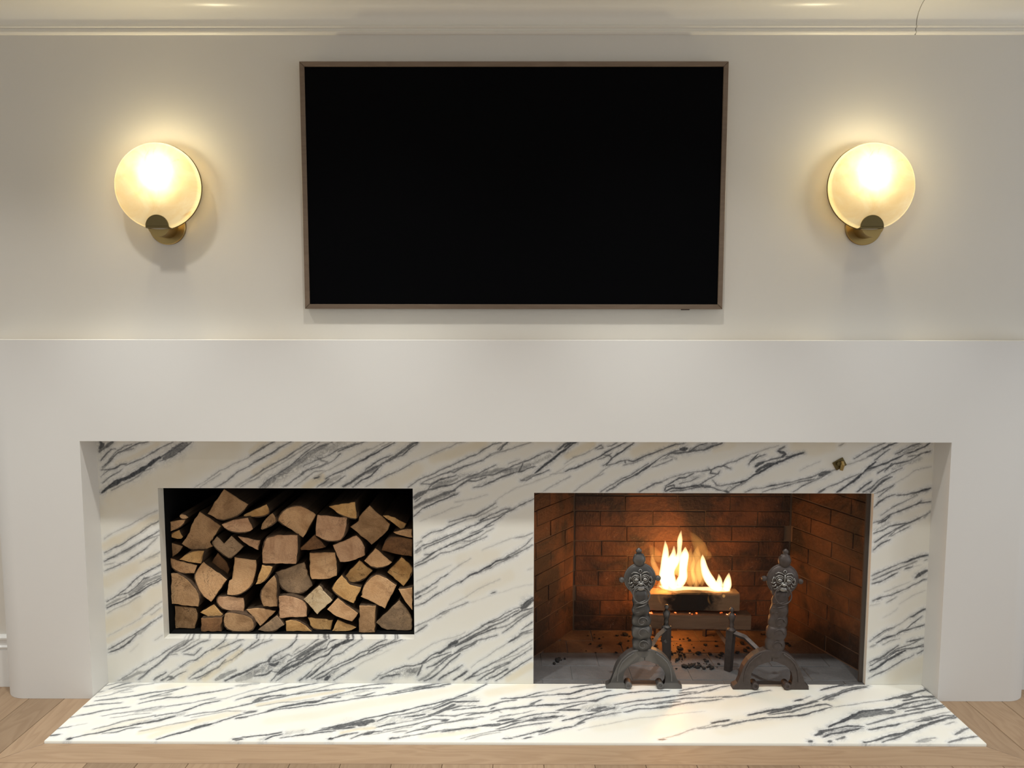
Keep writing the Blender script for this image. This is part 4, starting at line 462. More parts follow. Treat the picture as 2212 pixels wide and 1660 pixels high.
# ------------------------------------------------------------------ marble
def vnoise(x, y, s, seed):
    rs = np.random.RandomState(seed); g = rs.rand(128, 128)
    a = x * s; b = y * s; i = np.floor(a).astype(int); j = np.floor(b).astype(int); u = a - i; v = b - j
    u = u * u * (3 - 2 * u); v = v * v * (3 - 2 * v)
    G = lambda p, q: g[p % 128, q % 128]
    return (G(i, j) * (1 - u) + G(i + 1, j) * u) * (1 - v) + (G(i, j + 1) * (1 - u) + G(i + 1, j + 1) * u) * v - .5
def parse(sv):
    out = []
    for t in sv.split(';'):
        k, r = t[0], t[1:].split(',')
        nums = list(map(int, r)); out.append((k, nums[0] / 1e4, nums[1] / 100, [(nums[i] / 1000, nums[i + 1] / 1000) for i in range(2, len(nums), 2)]))
    return out
def raster(U, V, lines, sp, iso=1.0):
    """vein, haze, cream and whitening fields on the grid U x V of the slab"""
    X, Yy = np.meshgrid(U, V, indexing='ij')
    Xw = X + vnoise(X, Yy, 30, 1) * .005 + vnoise(X, Yy, 90, 2) * .0016 + vnoise(X, Yy, 240, 7) * .0004
    Yw = Yy + vnoise(X, Yy, 30, 3) * .005 + vnoise(X, Yy, 90, 4) * .0016 + vnoise(X, Yy, 240, 8) * .0004
    wm = 1.15 + .9 * vnoise(X, Yy, 45, 5) + .4 * vnoise(X, Yy, 150, 6)
    F = {c: np.zeros(X.shape, np.float32) for c in 'dgcw'}
    for kind, w, tone, pts in lines:
        if kind == 'd': w, tone = w * (1.25 if tone > .5 else 1.05), (tone ** .5 if tone > .5 else tone * 1.1)
        P = np.array(pts); seg = np.hypot(*(P[1:] - P[:-1]).T); L = seg.sum() + 1e-9; cu = 0
        reach = {'d': w / 2 + .010, 'g': w * .9, 'c': w * 1.0}[kind]
        soft = .030 if kind == 'd' else 0
        for i in range(len(P) - 1):
            a, b = P[i], P[i + 1]; m = max(reach, soft) + .008
            i0, i1 = np.searchsorted(U, min(a[0], b[0]) - m), np.searchsorted(U, max(a[0], b[0]) + m)
            j0, j1 = np.searchsorted(V, min(a[1], b[1]) - m), np.searchsorted(V, max(a[1], b[1]) + m)
            if i1 > i0 and j1 > j0:
                sl = (slice(i0, i1), slice(j0, j1)); d = b - a; dd = (d * d).sum() + 1e-12
                t = np.clip(((Xw[sl] - a[0]) * d[0] + (Yw[sl] - a[1]) * d[1]) / dd, 0, 1)
                dist = np.hypot(Xw[sl] - a[0] - t * d[0], Yw[sl] - a[1] - t * d[1])
                if kind == 'd':
                    u = (cu + t * seg[i]) / L
                    we = w * (.62 + .60 * np.sqrt(np.clip(np.sin(np.pi * np.clip(u, .02, .98)), 0, 1))) * np.clip(wm[sl], .25, 2.2)
                    e = sp * 1.15
                    f = tone * np.clip((we / 2 + e / 2 - dist) / e, 0, 1) * np.clip(.5 + we / e, 0, 1)
                    F['d'][sl] = np.maximum(F['d'][sl], f)
                    g = tone * np.exp(-(dist / .016) ** 2); F['w'][sl] = np.maximum(F['w'][sl], g)
                    F['g'][sl] = np.maximum(F['g'][sl], .50 * tone * np.exp(-(dist / (.0035 + we)) ** 2))
                else:
                    g = tone * np.exp(-(dist / (w * .5)) ** 2) if kind == 'g' else tone * np.exp(-(dist / (w * .55)) ** 4)
                    key = kind; F[key][sl] = np.maximum(F[key][sl], g)
            cu += seg[i]
    return F
def grid_mesh(name, U, V, keep, F, make, mat, parent):
    nu, nv = len(U), len(V)
    ids = np.arange(nu * nv).reshape(nu, nv)
    q = np.stack([ids[:-1, :-1], ids[1:, :-1], ids[1:, 1:], ids[:-1, 1:]], -1)[keep].reshape(-1, 4)
    used = np.unique(q); remap = -np.ones(nu * nv, int); remap[used] = np.arange(len(used)); q = remap[q]
    X, Yv = np.meshgrid(U, V, indexing='ij'); co = make(X.ravel()[used], Yv.ravel()[used])
    me = bpy.data.meshes.new(name); me.vertices.add(len(used)); me.vertices.foreach_set('co', co.astype(np.float32).ravel())
    me.loops.add(q.size); me.loops.foreach_set('vertex_index', q.ravel().astype(np.int32))
    me.polygons.add(len(q)); me.polygons.foreach_set('loop_start', np.arange(0, q.size, 4, dtype=np.int32))
    me.update(calc_edges=True); me.materials.append(mat)
    for key, an in (('d', 'vein'), ('g', 'haze'), ('c', 'cream'), ('w', 'white')):
        at = me.attributes.new(an, 'FLOAT', 'POINT'); at.data.foreach_set('value', F[key].ravel()[used].astype(np.float32))
    return link_mesh(name, me, parent)
def lin(vals, sp):
    out = [vals[0]]
    for a, b in zip(vals[:-1], vals[1:]):
        n = max(1, round((b - a) / sp)); out += [a + (b - a) * i / n for i in range(1, n + 1)]
    return np.array(out)
WX0, WX1, WZ0, WZ1 = -1.294, -.369, .170, .736      # firewood niche opening
FX0, FX1, FZ0, FZ1 = .0705, 1.2985, .0, .721        # firebox opening
SP = .0026
U = lin([-JX, WX0, WX1, FX0, FX1, JX], SP); V = lin([.0005, WZ0, FZ1, WZ1, ZL + .004], SP)
cu_, cv_ = (U[:-1] + U[1:]) / 2, (V[:-1] + V[1:]) / 2
A, B = np.meshgrid(cu_, cv_, indexing='ij')
keep = ~(((A > WX0) & (A < WX1) & (B > WZ0) & (B < WZ1)) | ((A > FX0) & (A < FX1) & (B < FZ1)))
FV = parse(FACE_VEINS)
FF = raster(U, V, FV, SP)
ms = empty('marble_surround', (0, 0, 0), 'cream and white marble slab with dark diagonal veins around the two fireplace openings', 'marble panel')
grid_mesh('front_slab', U, V, keep, FF, lambda x, z: np.stack([x, np.full_like(x, -.0002), z], -1), MARBLE, ms)
# returns of the slab inside the openings; veins carry round the edge
def ret(name, U2, V2, make, lines_shift):
    lines = lines_shift
    F = raster(U2, V2, lines, SP); keep2 = np.ones((len(U2) - 1, len(V2) - 1), bool)
    return grid_mesh(name, U2, V2, keep2, F, make, MARBLE, ms)
def slice_lines(axis, at, tol=.012):
    """where drawn veins reach an edge, short streaks that continue over it"""
    out = []
    for kd, w, tone, pts in FV:
        if kd != 'd': continue
        for (a, b) in zip(pts[:-1], pts[1:]):
            p, q = (a, b) if axis == 'z' else (a[::-1], b[::-1])
            if min(p[1], q[1]) - tol < at < max(p[1], q[1]) + tol:
                t = (at - p[1]) / (q[1] - p[1]) if abs(q[1] - p[1]) > 1e-6 else .5
                x = p[0] + (q[0] - p[0]) * min(1, max(0, t)); out.append(('d', w, tone * .8, [(x, -.002), (x - .012, .05)])); break
    return out
DN = .042
ret('edge_return', lin([WX0, WX1], .003), lin([0, DN], .003), lambda x, y: np.stack([x, y, np.full_like(x, WZ0)], -1), slice_lines('z', WZ0))
ret('edge_return', lin([WX0, WX1], .006), lin([0, DN], .006), lambda x, y: np.stack([x, y, np.full_like(x, WZ1)], -1), [])
ret('edge_return', lin([WZ0, WZ1], .003), lin([0, DN], .003), lambda z, y: np.stack([np.full_like(z, WX0), y, z], -1), [])
ret('edge_return', lin([WZ0, WZ1], .003), lin([0, DN], .003), lambda z, y: np.stack([np.full_like(z, WX1), y, z], -1), [])
DF = .020
ret('edge_return', lin([0, FZ1], .003), lin([0, DF], .003), lambda z, y: np.stack([np.full_like(z, FX1), y, z], -1), [])
ret('edge_return', lin([0, FZ1], .003), lin([0, DF], .003), lambda z, y: np.stack([np.full_like(z, FX0), y, z], -1), [])
ret('edge_return', lin([FX0, FX1], .006), lin([0, DF], .006), lambda x, y: np.stack([x, y, np.full_like(x, FZ1)], -1), [])
# hearth slab
HX, HY = JX - .0015, .380
U = lin([-HX, HX], .0030); V = lin([-HY, .0], .0026)
HV = parse(HEARTH_VEINS)
HF = raster(U, V, HV, .0028)
hs = empty('hearth_slab', (0, -.19, 0), 'white marble hearth slab with long grey veins lying flush in the oak floor', 'hearth')
grid_mesh('top_face', U, V, np.ones((len(U) - 1, len(V) - 1), bool), HF, lambda x, y: np.stack([x, y + .19, np.zeros_like(x)], -1), MARBLE, hs)
F2 = {kk: HF[kk][:, :1].repeat(3, 1) for kk in HF}
grid_mesh('front_edge', U, np.array([0., 1., 2.]), np.ones((len(U) - 1, 2), bool), F2, lambda x, j: np.stack([x, np.where(j > .5, -.0012, 0) - HY + .19, np.where(j > 1.5, -.012, np.where(j > .5, -.0012, 0))], -1), MARBLE, hs)
bm = bmesh.new(); add_box(bm, -HX, HX, -HY + .001 + .19, .19, -.012, -.001); from_bm('slab_core', bm, MORTAR_F, hs)

# ------------------------------------------------------------------ firewood niche and logs
bm = bmesh.new()
t = .02; y0, y1 = DN, .46
add_box(bm, WX0 - t, WX0 + .0005, y0, y1, WZ0 - t, WZ1 + t); add_box(bm, WX1 - .0005, WX1 + t, y0, y1, WZ0 - t, WZ1 + t)
add_box(bm, WX0, WX1, y0, y1, WZ0 - t, WZ0 - .0003); add_box(bm, WX0, WX1, y0, y1, WZ1, WZ1 + t); add_box(bm, WX0 - t, WX1 + t, y1, y1 + t, WZ0 - t, WZ1 + t)
tag(from_bm('firewood_niche', bm, BLACK), 'black lined firewood niche in the left half of the marble', 'niche')

def resample(pts, step):
    out = []
    for i, p in enumerate(pts):
        q = pts[(i + 1) % len(pts)]; L = math.hypot(q[0] - p[0], q[1] - p[1]); n = max(1, int(L / step))
        out += [(p[0] + (q[0] - p[0]) * j / n, p[1] + (q[1] - p[1]) * j / n, j == 0) for j in range(n)]
    return out
def make_log(idx, label, tone, yf, pts):
    rg = random.Random(idx * 7 + 1)
    cx = sum(p[0] for p in pts) / len(pts); cz = sum(p[1] for p in pts) / len(pts)
    cen = [((x - cx) * .988, (z - cz) * .988) for x, z in pts]
    cen = [(max(WX0 + .003 - cx, min(WX1 - .003 - cx, x)), max(WZ0 + .002 - cz, min(WZ1 - .004 - cz, z))) for x, z in cen]
    area = sum(a[0] * b[1] - b[0] * a[1] for a, b in zip(cen, cen[1:] + cen[:1]))
    if area < 0: cen = cen[::-1]
    n = len(cen)
    # which edges belong to the rounded outside of the log
    obt = []
    for i in range(n):
        a, b, c = Vector(cen[i - 1]), Vector(cen[i]), Vector(cen[(i + 1) % n])
        ang = math.degrees((a - b).angle(c - b)) if (a - b).length and (c - b).length else 180
        turn = (b - a).x * (c - b).y - (b - a).y * (c - b).x
        obt.append(turn > 0 and 118 < ang < 177)
    cut, ob2 = [], []
    for i in range(n):
        if obt[i]:
            for q, w in ((cen[i - 1], .28), (cen[(i + 1) % n], .28)):
                cut.append((cen[i][0] * (1 - w) + q[0] * w, cen[i][1] * (1 - w) + q[1] * w)); ob2.append(True)
        else: cut.append(cen[i]); ob2.append(False)
    cen, obt, n = cut, ob2, len(cut)
    bark_e = [obt[i] and obt[(i + 1) % n] for i in range(n)]
    fine = resample(cen, .012)
    ring = []
    for x, z, corner in fine:
        j = .0007 if corner else .0016
        ring.append((x + rg.uniform(-j, j), z + rg.uniform(-j, j)))
    lenb = .30 + rg.random() * .05; skew = (rg.uniform(-.004, .004), 0.0)
    bm = bmesh.new(); ch = .0022
    def sc(p, d):
        L = math.hypot(*p) + 1e-9; return (p[0] * (1 - d / L), p[1] * (1 - d / L))
    capv = [bm.verts.new((*[sc(p, ch)[0]], 0, sc(p, ch)[1])) for p in ring]
    f1 = [bm.verts.new((p[0], ch, p[1])) for p in ring]
    f2 = [bm.verts.new((p[0] * .97 + skew[0], lenb, p[1] * .97)) for p in ring]
    m = len(ring)
    face = bm.faces.new(capv); face.material_index = 0
    for i in range(m):
        q = (i + 1) % m
        a = bm.faces.new((capv[i], f1[i], f1[q], capv[q])); a.material_index = 0
        b = bm.faces.new((f1[i], f2[i], f2[q], f1[q])); b.material_index = 1
    bm.faces.new(f2[::-1]).material_index = 1
    r = bmesh.ops.triangulate(bm, faces=[face])
    root = empty('split_log', (cx, yf, cz), label, 'firewood', 'split logs stacked in the niche')
    from_bm('wood', bm, [LOGM[tone], LOGSIDE], root)
    # bark strips over the rounded runs
    i = 0; runs = []
    idxs = [i for i in range(n) if bark_e[i]]
    if idxs:
        start = [i for i in idxs if not bark_e[i - 1]] or [idxs[0]]
        for s0 in start:
            run = [s0]; j = s0
            while bark_e[j % n] and len(run) <= n: j += 1; run.append(j % n)
            runs.append(run)
    for run in runs:
        if len(run) < 3: continue
        P = []
        for a, b in zip(run[:-1], run[1:]):
            A_, B_ = cen[a], cen[b]; L = math.hypot(B_[0] - A_[0], B_[1] - A_[1]); kk = max(1, int(L / .01))
            P += [(A_[0] + (B_[0] - A_[0]) * q / kk, A_[1] + (B_[1] - A_[1]) * q / kk) for q in range(kk)]
        P.append(cen[run[-1]])
        if len(P) < 3: continue
        bm = bmesh.new(); th = .0034; inn, out = [], []
        for q, p in enumerate(P):
            a, b = P[max(q - 1, 0)], P[min(q + 1, len(P) - 1)]
            d = Vector((b[0] - a[0], b[1] - a[1])).normalized(); nrm = Vector((d.y, -d.x))
            w = th * (.6 + .5 * rg.random()) * (0.25 if q in (0, len(P) - 1) else 1)
            inn.append((p[0] - nrm.x * .0004, p[1] - nrm.y * .0004)); out.append((max(WX0 + .002 - cx, min(WX1 - .002 - cx, p[0] + nrm.x * w)), max(WZ0 + .001 - cz, p[1] + nrm.y * w)))
        R4 = []
        for yv, s in ((.001, 1), (lenb * .98, .97)):
            R4.append(([bm.verts.new((x * s, yv, z * s)) for x, z in inn], [bm.verts.new((x * s, yv, z * s)) for x, z in out]))
        (a0, b0), (a1, b1) = R4
        for q in range(len(P) - 1):
            bm.faces.new((a0[q], a0[q + 1], b0[q + 1], b0[q])); bm.faces.new((b0[q], b0[q + 1], b1[q + 1], b1[q])); bm.faces.new((a1[q + 1], a1[q], b1[q], b1[q + 1])); bm.faces.new((a0[q + 1], a0[q], a1[q], a1[q + 1]))
        bm.faces.new((a0[0], b0[0], b1[0], a1[0])); bm.faces.new((b0[-1], a0[-1], a1[-1], b1[-1]))
        from_bm('bark', bm, BARK, root)
for i, (lb, tn, yf, pts) in enumerate(LOGS): make_log(i, lb, tn, yf, pts)

# ------------------------------------------------------------------ firebox: bricks one by one
BW, BH, BJ = .225, .0625, .0034
def brick_mesh(name, w, d, h, mat, seed):
    rg = random.Random(seed); bm = bmesh.new(); add_box(bm, -w / 2, w / 2, 0, d, -h / 2, h / 2, (.0016), 1)
    for v in bm.verts: v.co += Vector((rg.uniform(-.0008, .0008), rg.uniform(-.0008, .0008), rg.uniform(-.0008, .0008)))
    me = bpy.data.meshes.new(name); bmesh.ops.recalc_face_normals(bm, faces=bm.faces); bm.to_mesh(me); bm.free(); me.materials.append(mat); return me
VAR = [brick_mesh('brick', BW - BJ, .05, BH, BRICK, s) for s in range(4)]
HTOP = .93
fb = empty('firebox', (.68, .25, 0), 'brick lined firebox with splayed sooty walls behind the right opening', 'firebox')
def wall_of_bricks(p0, p1, seed, skip_ends=True):
    """bricks facing the fire along the floor line p0 -> p1 (interior on the right-hand side)"""
    rg = random.Random(seed)
    d = Vector((p1[0] - p0[0], p1[1] - p0[1], 0)); L = d.length; d.normalize()
    out = Vector((-d.y, d.x, 0))                                   # away from the fire
    ang = math.atan2(d.y, d.x); row = 0; z = .004 + BH / 2
    while z < HTOP:
        x = -(BW / 2) * (row % 2) + rg.uniform(-.012, .012)
        while x < L:
            a, b = max(x, 0), min(x + BW - BJ, L)
            if b - a > .02:
                o = bpy.data.objects.new('brick', rg.choice(VAR)); COL.objects.link(o); o.parent = fb
                c = Vector((p0[0], p0[1], 0)) + d * ((a + b) / 2) + out * (abs(rg.gauss(0, .0016)) + (.0022 if rg.random() < .05 else 0))
                o.location = Vector((c.x, c.y, z + rg.uniform(-.0012, .0012))) - fb.location
                o.rotation_euler = (rg.uniform(-.006, .006), rg.uniform(-.006, .006), ang + rg.uniform(-.006, .006))
                o.scale = ((b - a) / (BW - BJ), 1, 1)
            x += BW
        z += BH + BJ; row += 1
    bm = bmesh.new()
    A = Vector((p0[0], p0[1], 0)) + out * .0055 - d * .03; B = Vector((p1[0], p1[1], 0)) + out * .0055 + d * .03
    q = [A, B, B + out * .09, A + out * .09]
    add_vprism(bm, [(v.x - fb.location.x, v.y - fb.location.y) for v in q][::-1], -.02, HTOP + .03); from_bm('mortar_bed', bm, MORTAR_B, fb)
PL0, PL1, PR1, PR0 = (-.042, .036), (.254, .470), (1.182, .470), (1.343, .036)
wall_of_bricks(PL0, PL1, 11); wall_of_bricks((PL1[0] + .006, PL1[1]), (PR1[0] - .006, PR1[1]), 12); wall_of_bricks(PR1, PR0, 13)
bm = bmesh.new(); add_box(bm, -.10 - .68, 1.42 - .68, .02 - .25, .60 - .25, HTOP, HTOP + .03); from_bm('smoke_shelf', bm, BLACK, fb)
bm = bmesh.new(); add_box(bm, -.10 - .68, 1.42 - .68, .020 - .25, .034 - .25, FZ1, HTOP + .01)
add_box(bm, -.16 - .68, FX0 - .68, .020 - .25, .034 - .25, -.02, HTOP); from_bm('steel_lintel', bm, BLACK, fb)
bm = bmesh.new(); add_box(bm, FX1 - .68, 1.44 - .68, .020 - .25, .034 - .25, 0, HTOP); add_box(bm, FX1 - .014 - .68, FX1 + .02 - .68, .021 - .25, .030 - .25, 0, FZ1)
from_bm('side_cheek', bm, MORTAR, fb)
# hearth floor bricks
bm = bmesh.new(); add_box(bm, -.12 - .68, 1.42 - .68, .001 - .25, .56 - .25, -.03, -.0035); from_bm('mortar_bed', bm, MORTAR_F, fb)
FVAR = [brick_mesh('hearth_brick', BW - .003, .112 - .003, .03, FBRICK, 20 + s) for s in range(3)]
rg = random.Random(5); y = .0015; row = 0
rows = [.034] + [.112] * 4
TVAR = [brick_mesh('hearth_brick', BW - .003, .112 - .003, .03, FIRELIT_BRICK, 30 + s) for s in range(3)]
for dep in rows:
    x = -.12 - (BW / 2) * (row % 2)
    while x < 1.40:
        a, b = x, x + BW - .003
        # keep inside the splayed walls
        yc = y + dep / 2; xl = PL0[0] + (yc - PL0[1]) / (PL1[1] - PL0[1]) * (PL1[0] - PL0[0]) - .03; xr = PR0[0] + (yc - PR0[1]) / (PR1[1] - PR0[1]) * (PR1[0] - PR0[0]) + .03
        if row == 0: xl, xr = FX0, FX1
        a, b = max(a, xl), min(b, xr)
        if b - a > .03:
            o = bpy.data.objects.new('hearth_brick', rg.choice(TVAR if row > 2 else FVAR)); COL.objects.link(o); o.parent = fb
            o.location = Vector(((a + b) / 2, y, -.0155 + rg.uniform(-.0008, .0003))) - fb.location
            o.scale = ((b - a) / (BW - .003), (dep - .003) / .109, 1)
        x += BW
    y += dep; row += 1
# ash and charcoal crumbs
rg = random.Random(9); bm = bmesh.new()
def crumb(bm, x, y, r, z=0.0):
    res = bmesh.ops.create_icosphere(bm, subdivisions=1, radius=1)
    a = rg.uniform(0, 3.1)
    for v in res['verts']:
        c = v.co * (1 + rg.uniform(-.25, .25)); c = Vector((c.x * r * 1.3, c.y * r * .9, c.z * r * .55))
        v.co = Matrix.Rotation(a, 3, 'Z') @ c + Vector((x, y, z + r * .45))
for k_ in range(190):
    u = rg.random()
    if u < .35: x, y = rg.gauss(.69, .07), rg.gauss(.225, .05)
    elif u < .5: x, y = rg.gauss(.72, .04), rg.gauss(.135, .015)
    elif u < .58: x, y = rg.gauss(.17, .02), rg.gauss(.19, .012)
    else: x, y = rg.uniform(.25, 1.15), rg.uniform(.24, .44)
    if y < .08 or y > .455 or x < .12 + (y - .1) * .45 or x > 1.20: continue
    crumb(bm, x - .68, y - .25, abs(rg.gauss(.0030, .0028)) + .0014)
o = from_bm('charcoal_crumbs', bm, COAL, fb); o['kind'] = 'stuff'
# ------------------------------------------------------------------ andirons
def andiron(bx, by, tilt, post, foot, mat, label):
    """bx, by: middle of the front arch; post: guard post position (world), foot: where its leg meets the floor"""
    root = empty('andiron', (bx, by, 0), label, 'andiron', 'pair of iron andirons')
    tl = Matrix.Rotation(tilt, 4, 'Y')
    def put(name, bm, m=mat, smooth=True, tilted=True, z0=.10):
        if tilted: bmesh.ops.transform(bm, matrix=tl, verts=bm.verts)
        return from_bm(name, bm, m, root, smooth=smooth)
    D2 = .016
    for s in (-1, 1):
        bm = bmesh.new()
        out = [(.024, .150), (.045, .143), (.066, .131), (.086, .112), (.101, .088), (.110, .063), (.114, .040), (.121, .022), (.138, .013), (.139, .0)]
        inn = [(.050, .0), (.050, .007), (.072, .012), (.079, .024), (.081, .044), (.077, .065), (.066, .083), (.050, .096), (.030, .104), (.0, .107)]
        pts = [(s * x, z) for x, z in out + inn + [(0, .150)]]
        if s > 0: pts = pts[::-1]
        add_prism(bm, pts, -D2, D2, .005)
        add_torus(bm, (s * .058, -D2 - .001, .014), .0085, .005)
        add_tube(bm, [(s * .058, -D2 - .003, .014), (s * .058, D2, .014)], .0125, 14)
        add_tube(bm, [(s * x, -D2 - .001, z) for x, z in [(.040, .137), (.064, .120), (.082, .101), (.093, .078), (.098, .052), (.099, .03)]], .0028, 6)
        o = from_bm('arched_leg', bm, mat, root)
    # column of stacked lobes, with spirals on the front of each
    bm = bmesh.new()
    pr = [(.022, .118), (.026, .128), (.030, .142)]
    for zc, rr in ((.168, .0315), (.213, .0325), (.256, .0305)):
        pr += [(rr * .84, zc - .021), (rr * .95, zc - .013), (rr, zc), (rr * .95, zc + .013), (rr * .84, zc + .021)]
    pr += [(.0265, .284), (.029, .296), (.0265, .306), (.024, .318), (.026, .332), (.023, .350), (.022, .372)]
    add_lathe(bm, [(r_ * 1.17, z_) for r_, z_ in pr], seg=28, fy=.62, lobes=5, amp=.035, twist=26)
    for zc in (.168, .213, .256):
        sp_ = [(math.cos(a) * r_, -.0195 - .002, zc + math.sin(a) * r_) for a, r_ in [(.5 * q, .021 - .0012 * q) for q in range(15)]]
        add_tube(bm, sp_, .0017, 6)
    for zc in (.292, .310, .326):
        add_tube(bm, [(-.026, -.010, zc - .006), (-.012, -.0185, zc), (.006, -.019, zc + .005), (.024, -.010, zc + .010)], .0022, 6)
    put('column', bm)
    # boss with the mask
    bm = bmesh.new(); zc = .411
    add_ball(bm, (0, .002, zc), .0565, 1, .36, 1.0, 32, 16)
    add_prism(bm, [(-.044, .385), (-.030, .352), (-.018, .340), (.018, .340), (.030, .352), (.044, .385)], -.010, .014, .004)
    add_torus(bm, (0, .0, zc), .0545, .0042, seg=40)
    for s in (-1, 1):
        add_ball(bm, (s * .0655, 0, zc - .002), .0105, 1.05, .8, .95)
        add_torus(bm, (s * .0655, -.004, zc - .002), .0075, .0022, seg=16, rs=6)
    bs = put('boss', bm)
    bm = bmesh.new(); yf = -.021
    def arc(pts, r, yoff=0):
        add_tube(bm, [(x, -.0195 * math.sqrt(max(.05, 1 - ((x) ** 2 + (z) ** 2) / .0565 ** 2)) - .0015 + yoff, zc + z) for x, z in pts], r, 6)
    for s in (-1, 1):
        add_ball(bm, (s * .0155, yf + .002, zc + .002), .0078, 1.15, .7, .85)
        arc([(s * .003, .012), (s * .010, .018), (s * .020, .019), (s * .030, .013), (s * .034, .004)], .0022)
        arc([(s * .004, .008), (s * .012, .0125), (s * .022, .012), (s * .028, .005), (s * .025, -.006), (s * .014, -.009), (s * .005, -.004)], .0017)
        arc([(s * .003, .023), (s * .013, .028), (s * .024, .029), (s * .033, .023)], .0022)
        arc([(s * .003, -.004), (s * .009, -.014), (s * .016, -.022), (s * .022, -.030)], .0024)
        arc([(s * .036, .012), (s * .041, .001), (s * .038, -.012)], .0022)
        for q in range(4):
            a = R(-12 - 17 * q); r1, r2 = .031, .046
            arc([(s * math.cos(a) * r1, math.sin(a) * r1), (s * math.cos(a - .12) * (r1 + r2) / 2, math.sin(a - .12) * (r1 + r2) / 2), (s * math.cos(a) * r2, math.sin(a) * r2)], .0021)
        arc([(0, .040), (s * .006, .034), (0, .027)], .0018)
    arc([(0, .024), (0, .010), (0, -.004)], .0026, -.002)
    add_ball(bm, (0, yf - .001, zc - .013), .0085, 1.0, .8, .7)
    add_ball(bm, (0, yf + .003, zc - .030), .0135, 1.1, .6, .7)
    mk = put('lion_mask', bm, WORN); mk['label'] = 'worn silvery relief of a lion face'; mk.parent = bs
    bm = bmesh.new(); add_torus(bm, (0, -.026, zc - .052), .0300, .0024, Matrix.Rotation(R(-10), 4, 'X'), 36, 8); rn = put('ring', bm); rn.parent = bs
    bm = bmesh.new()
    add_lathe(bm, [(.013, .455), (.016, .462), (.021, .470), (.0240, .481), (.022, .491), (.014, .501), (.0085, .506), (.0105, .511), (.0108, .516), (.007, .521), (.0015, .525)], seg=18, fy=.7)
    for s in (-1, 1): add_ball(bm, (s * .012, 0, .497), .006, 1, .8, 1)
    put('finial', bm)
    # log rest: curved arm to the guard post, then a bar to the back leg
    P = Vector((post[0] - bx, post[1] - by, 0)); Fo = Vector((foot[0] - bx, foot[1] - by, 0)); zt = post[2]
    s = 1 if P.x > 0 else -1
    bm = bmesh.new()
    path = [Vector((0, .010, .118)), Vector((P.x * .30, P.y * .30, .128)), Vector((P.x * .62, P.y * .68, zt - .014)), Vector((P.x, P.y, zt - .008))]
    back = Vector((P.x + s * .012, .415 - by, .098))
    add_tube(bm, path, [.0105, .010, .010, .011], 4)
    add_tube(bm, [Vector((P.x, P.y, .098)), Vector((P.x + s * .006, (P.y + back.y) / 2, .098)), back, Vector((back.x, back.y + .004, .0))], .0095, 4)
    from_bm('log_rest', bm, mat, root)
    bm = bmesh.new(); add_tube(bm, [Vector((P.x, P.y, zt)), Vector((P.x * .5 + Fo.x * .5, P.y * .5 + Fo.y * .5, zt * .5)), Vector((Fo.x, Fo.y, .0))], [.0195, .018, .017], 4)
    add_tube(bm, [Vector((P.x + s * -.002, P.y + .05, .092)), Vector((Fo.x, Fo.y + .01, .025))], .009, 4)
    from_bm('post_leg', bm, mat, root)
    bm = bmesh.new()
    add_lathe(bm, [(.017, zt - .002), (.017, zt + .004), (.009, zt + .008), (.0085, zt + .014), (.0095, zt + .022), (.008, zt + .030), (.0095, zt + .036), (.013, zt + .046), (.0145, zt + .055), (.0105, zt + .064), (.004, zt + .069), (.0075, zt + .074), (.0085, zt + .081), (.005, zt + .087), (.001, zt + .089)], P.x, P.y, 16, lobes=4, amp=.10, twist=110)
    from_bm('guard_finial', bm, mat, root, smooth=True)
    return root
andiron(.475, -.020, R(-2.8), (.590, .150, .157), (.604, .192), IRON, 'dark iron andiron with a lion mask and ring, standing left of the flames')
andiron(.937, -.024, R(4.6), (.823, .085, .172), (.824, .112), RUST, 'brownish iron andiron with a lion mask and ring, standing right of the flames')

# ------------------------------------------------------------------ burning billets and flames
k = N('charring_wood'); v = k.coord(scale=(.12, 1, 1)); g = k.coord()
col = k.mix(k.noise(v, 60, 4, .6), (.17, .095, .05), (.27, .16, .09))
gr = k.n('ShaderNodeTexGradient', gradient_type='SPHERICAL')
mp = k.n('ShaderNodeMapping'); mp.inputs['Scale'].default_value = (7.0, .01, 13.0); k.l(g, mp.inputs[0]); k.l(mp.outputs[0], gr.inputs[0])
ch = k.math('ADD', gr.outputs['Fac'], k.math('MULTIPLY', k.math('SUBTRACT', k.noise(g, 22, 5), .5), .9))
col = k.mix(k.ramp(ch, ((.18, 0), (.42, .96))), col, (.014, .011, .009)); k.base(col); k.set(.85, spec=.2); k.bump(k.noise(v, 90, 4), .6, .003); CHAR = k.m
k = N('glowing_embers'); v = k.coord(); 
em = k.ramp(k.noise(v, 70, 4, .6), ((.38, (.03, .004, .001)), (.52, (1.0, .16, .02)), (.66, (1.0, .62, .30))))
k.base((.02, .01, .01)); k.l(em, k.b.inputs['Emission Color']); k.b.inputs['Emission Strength'].default_value = 2.2; EMB = k.m
fire = None
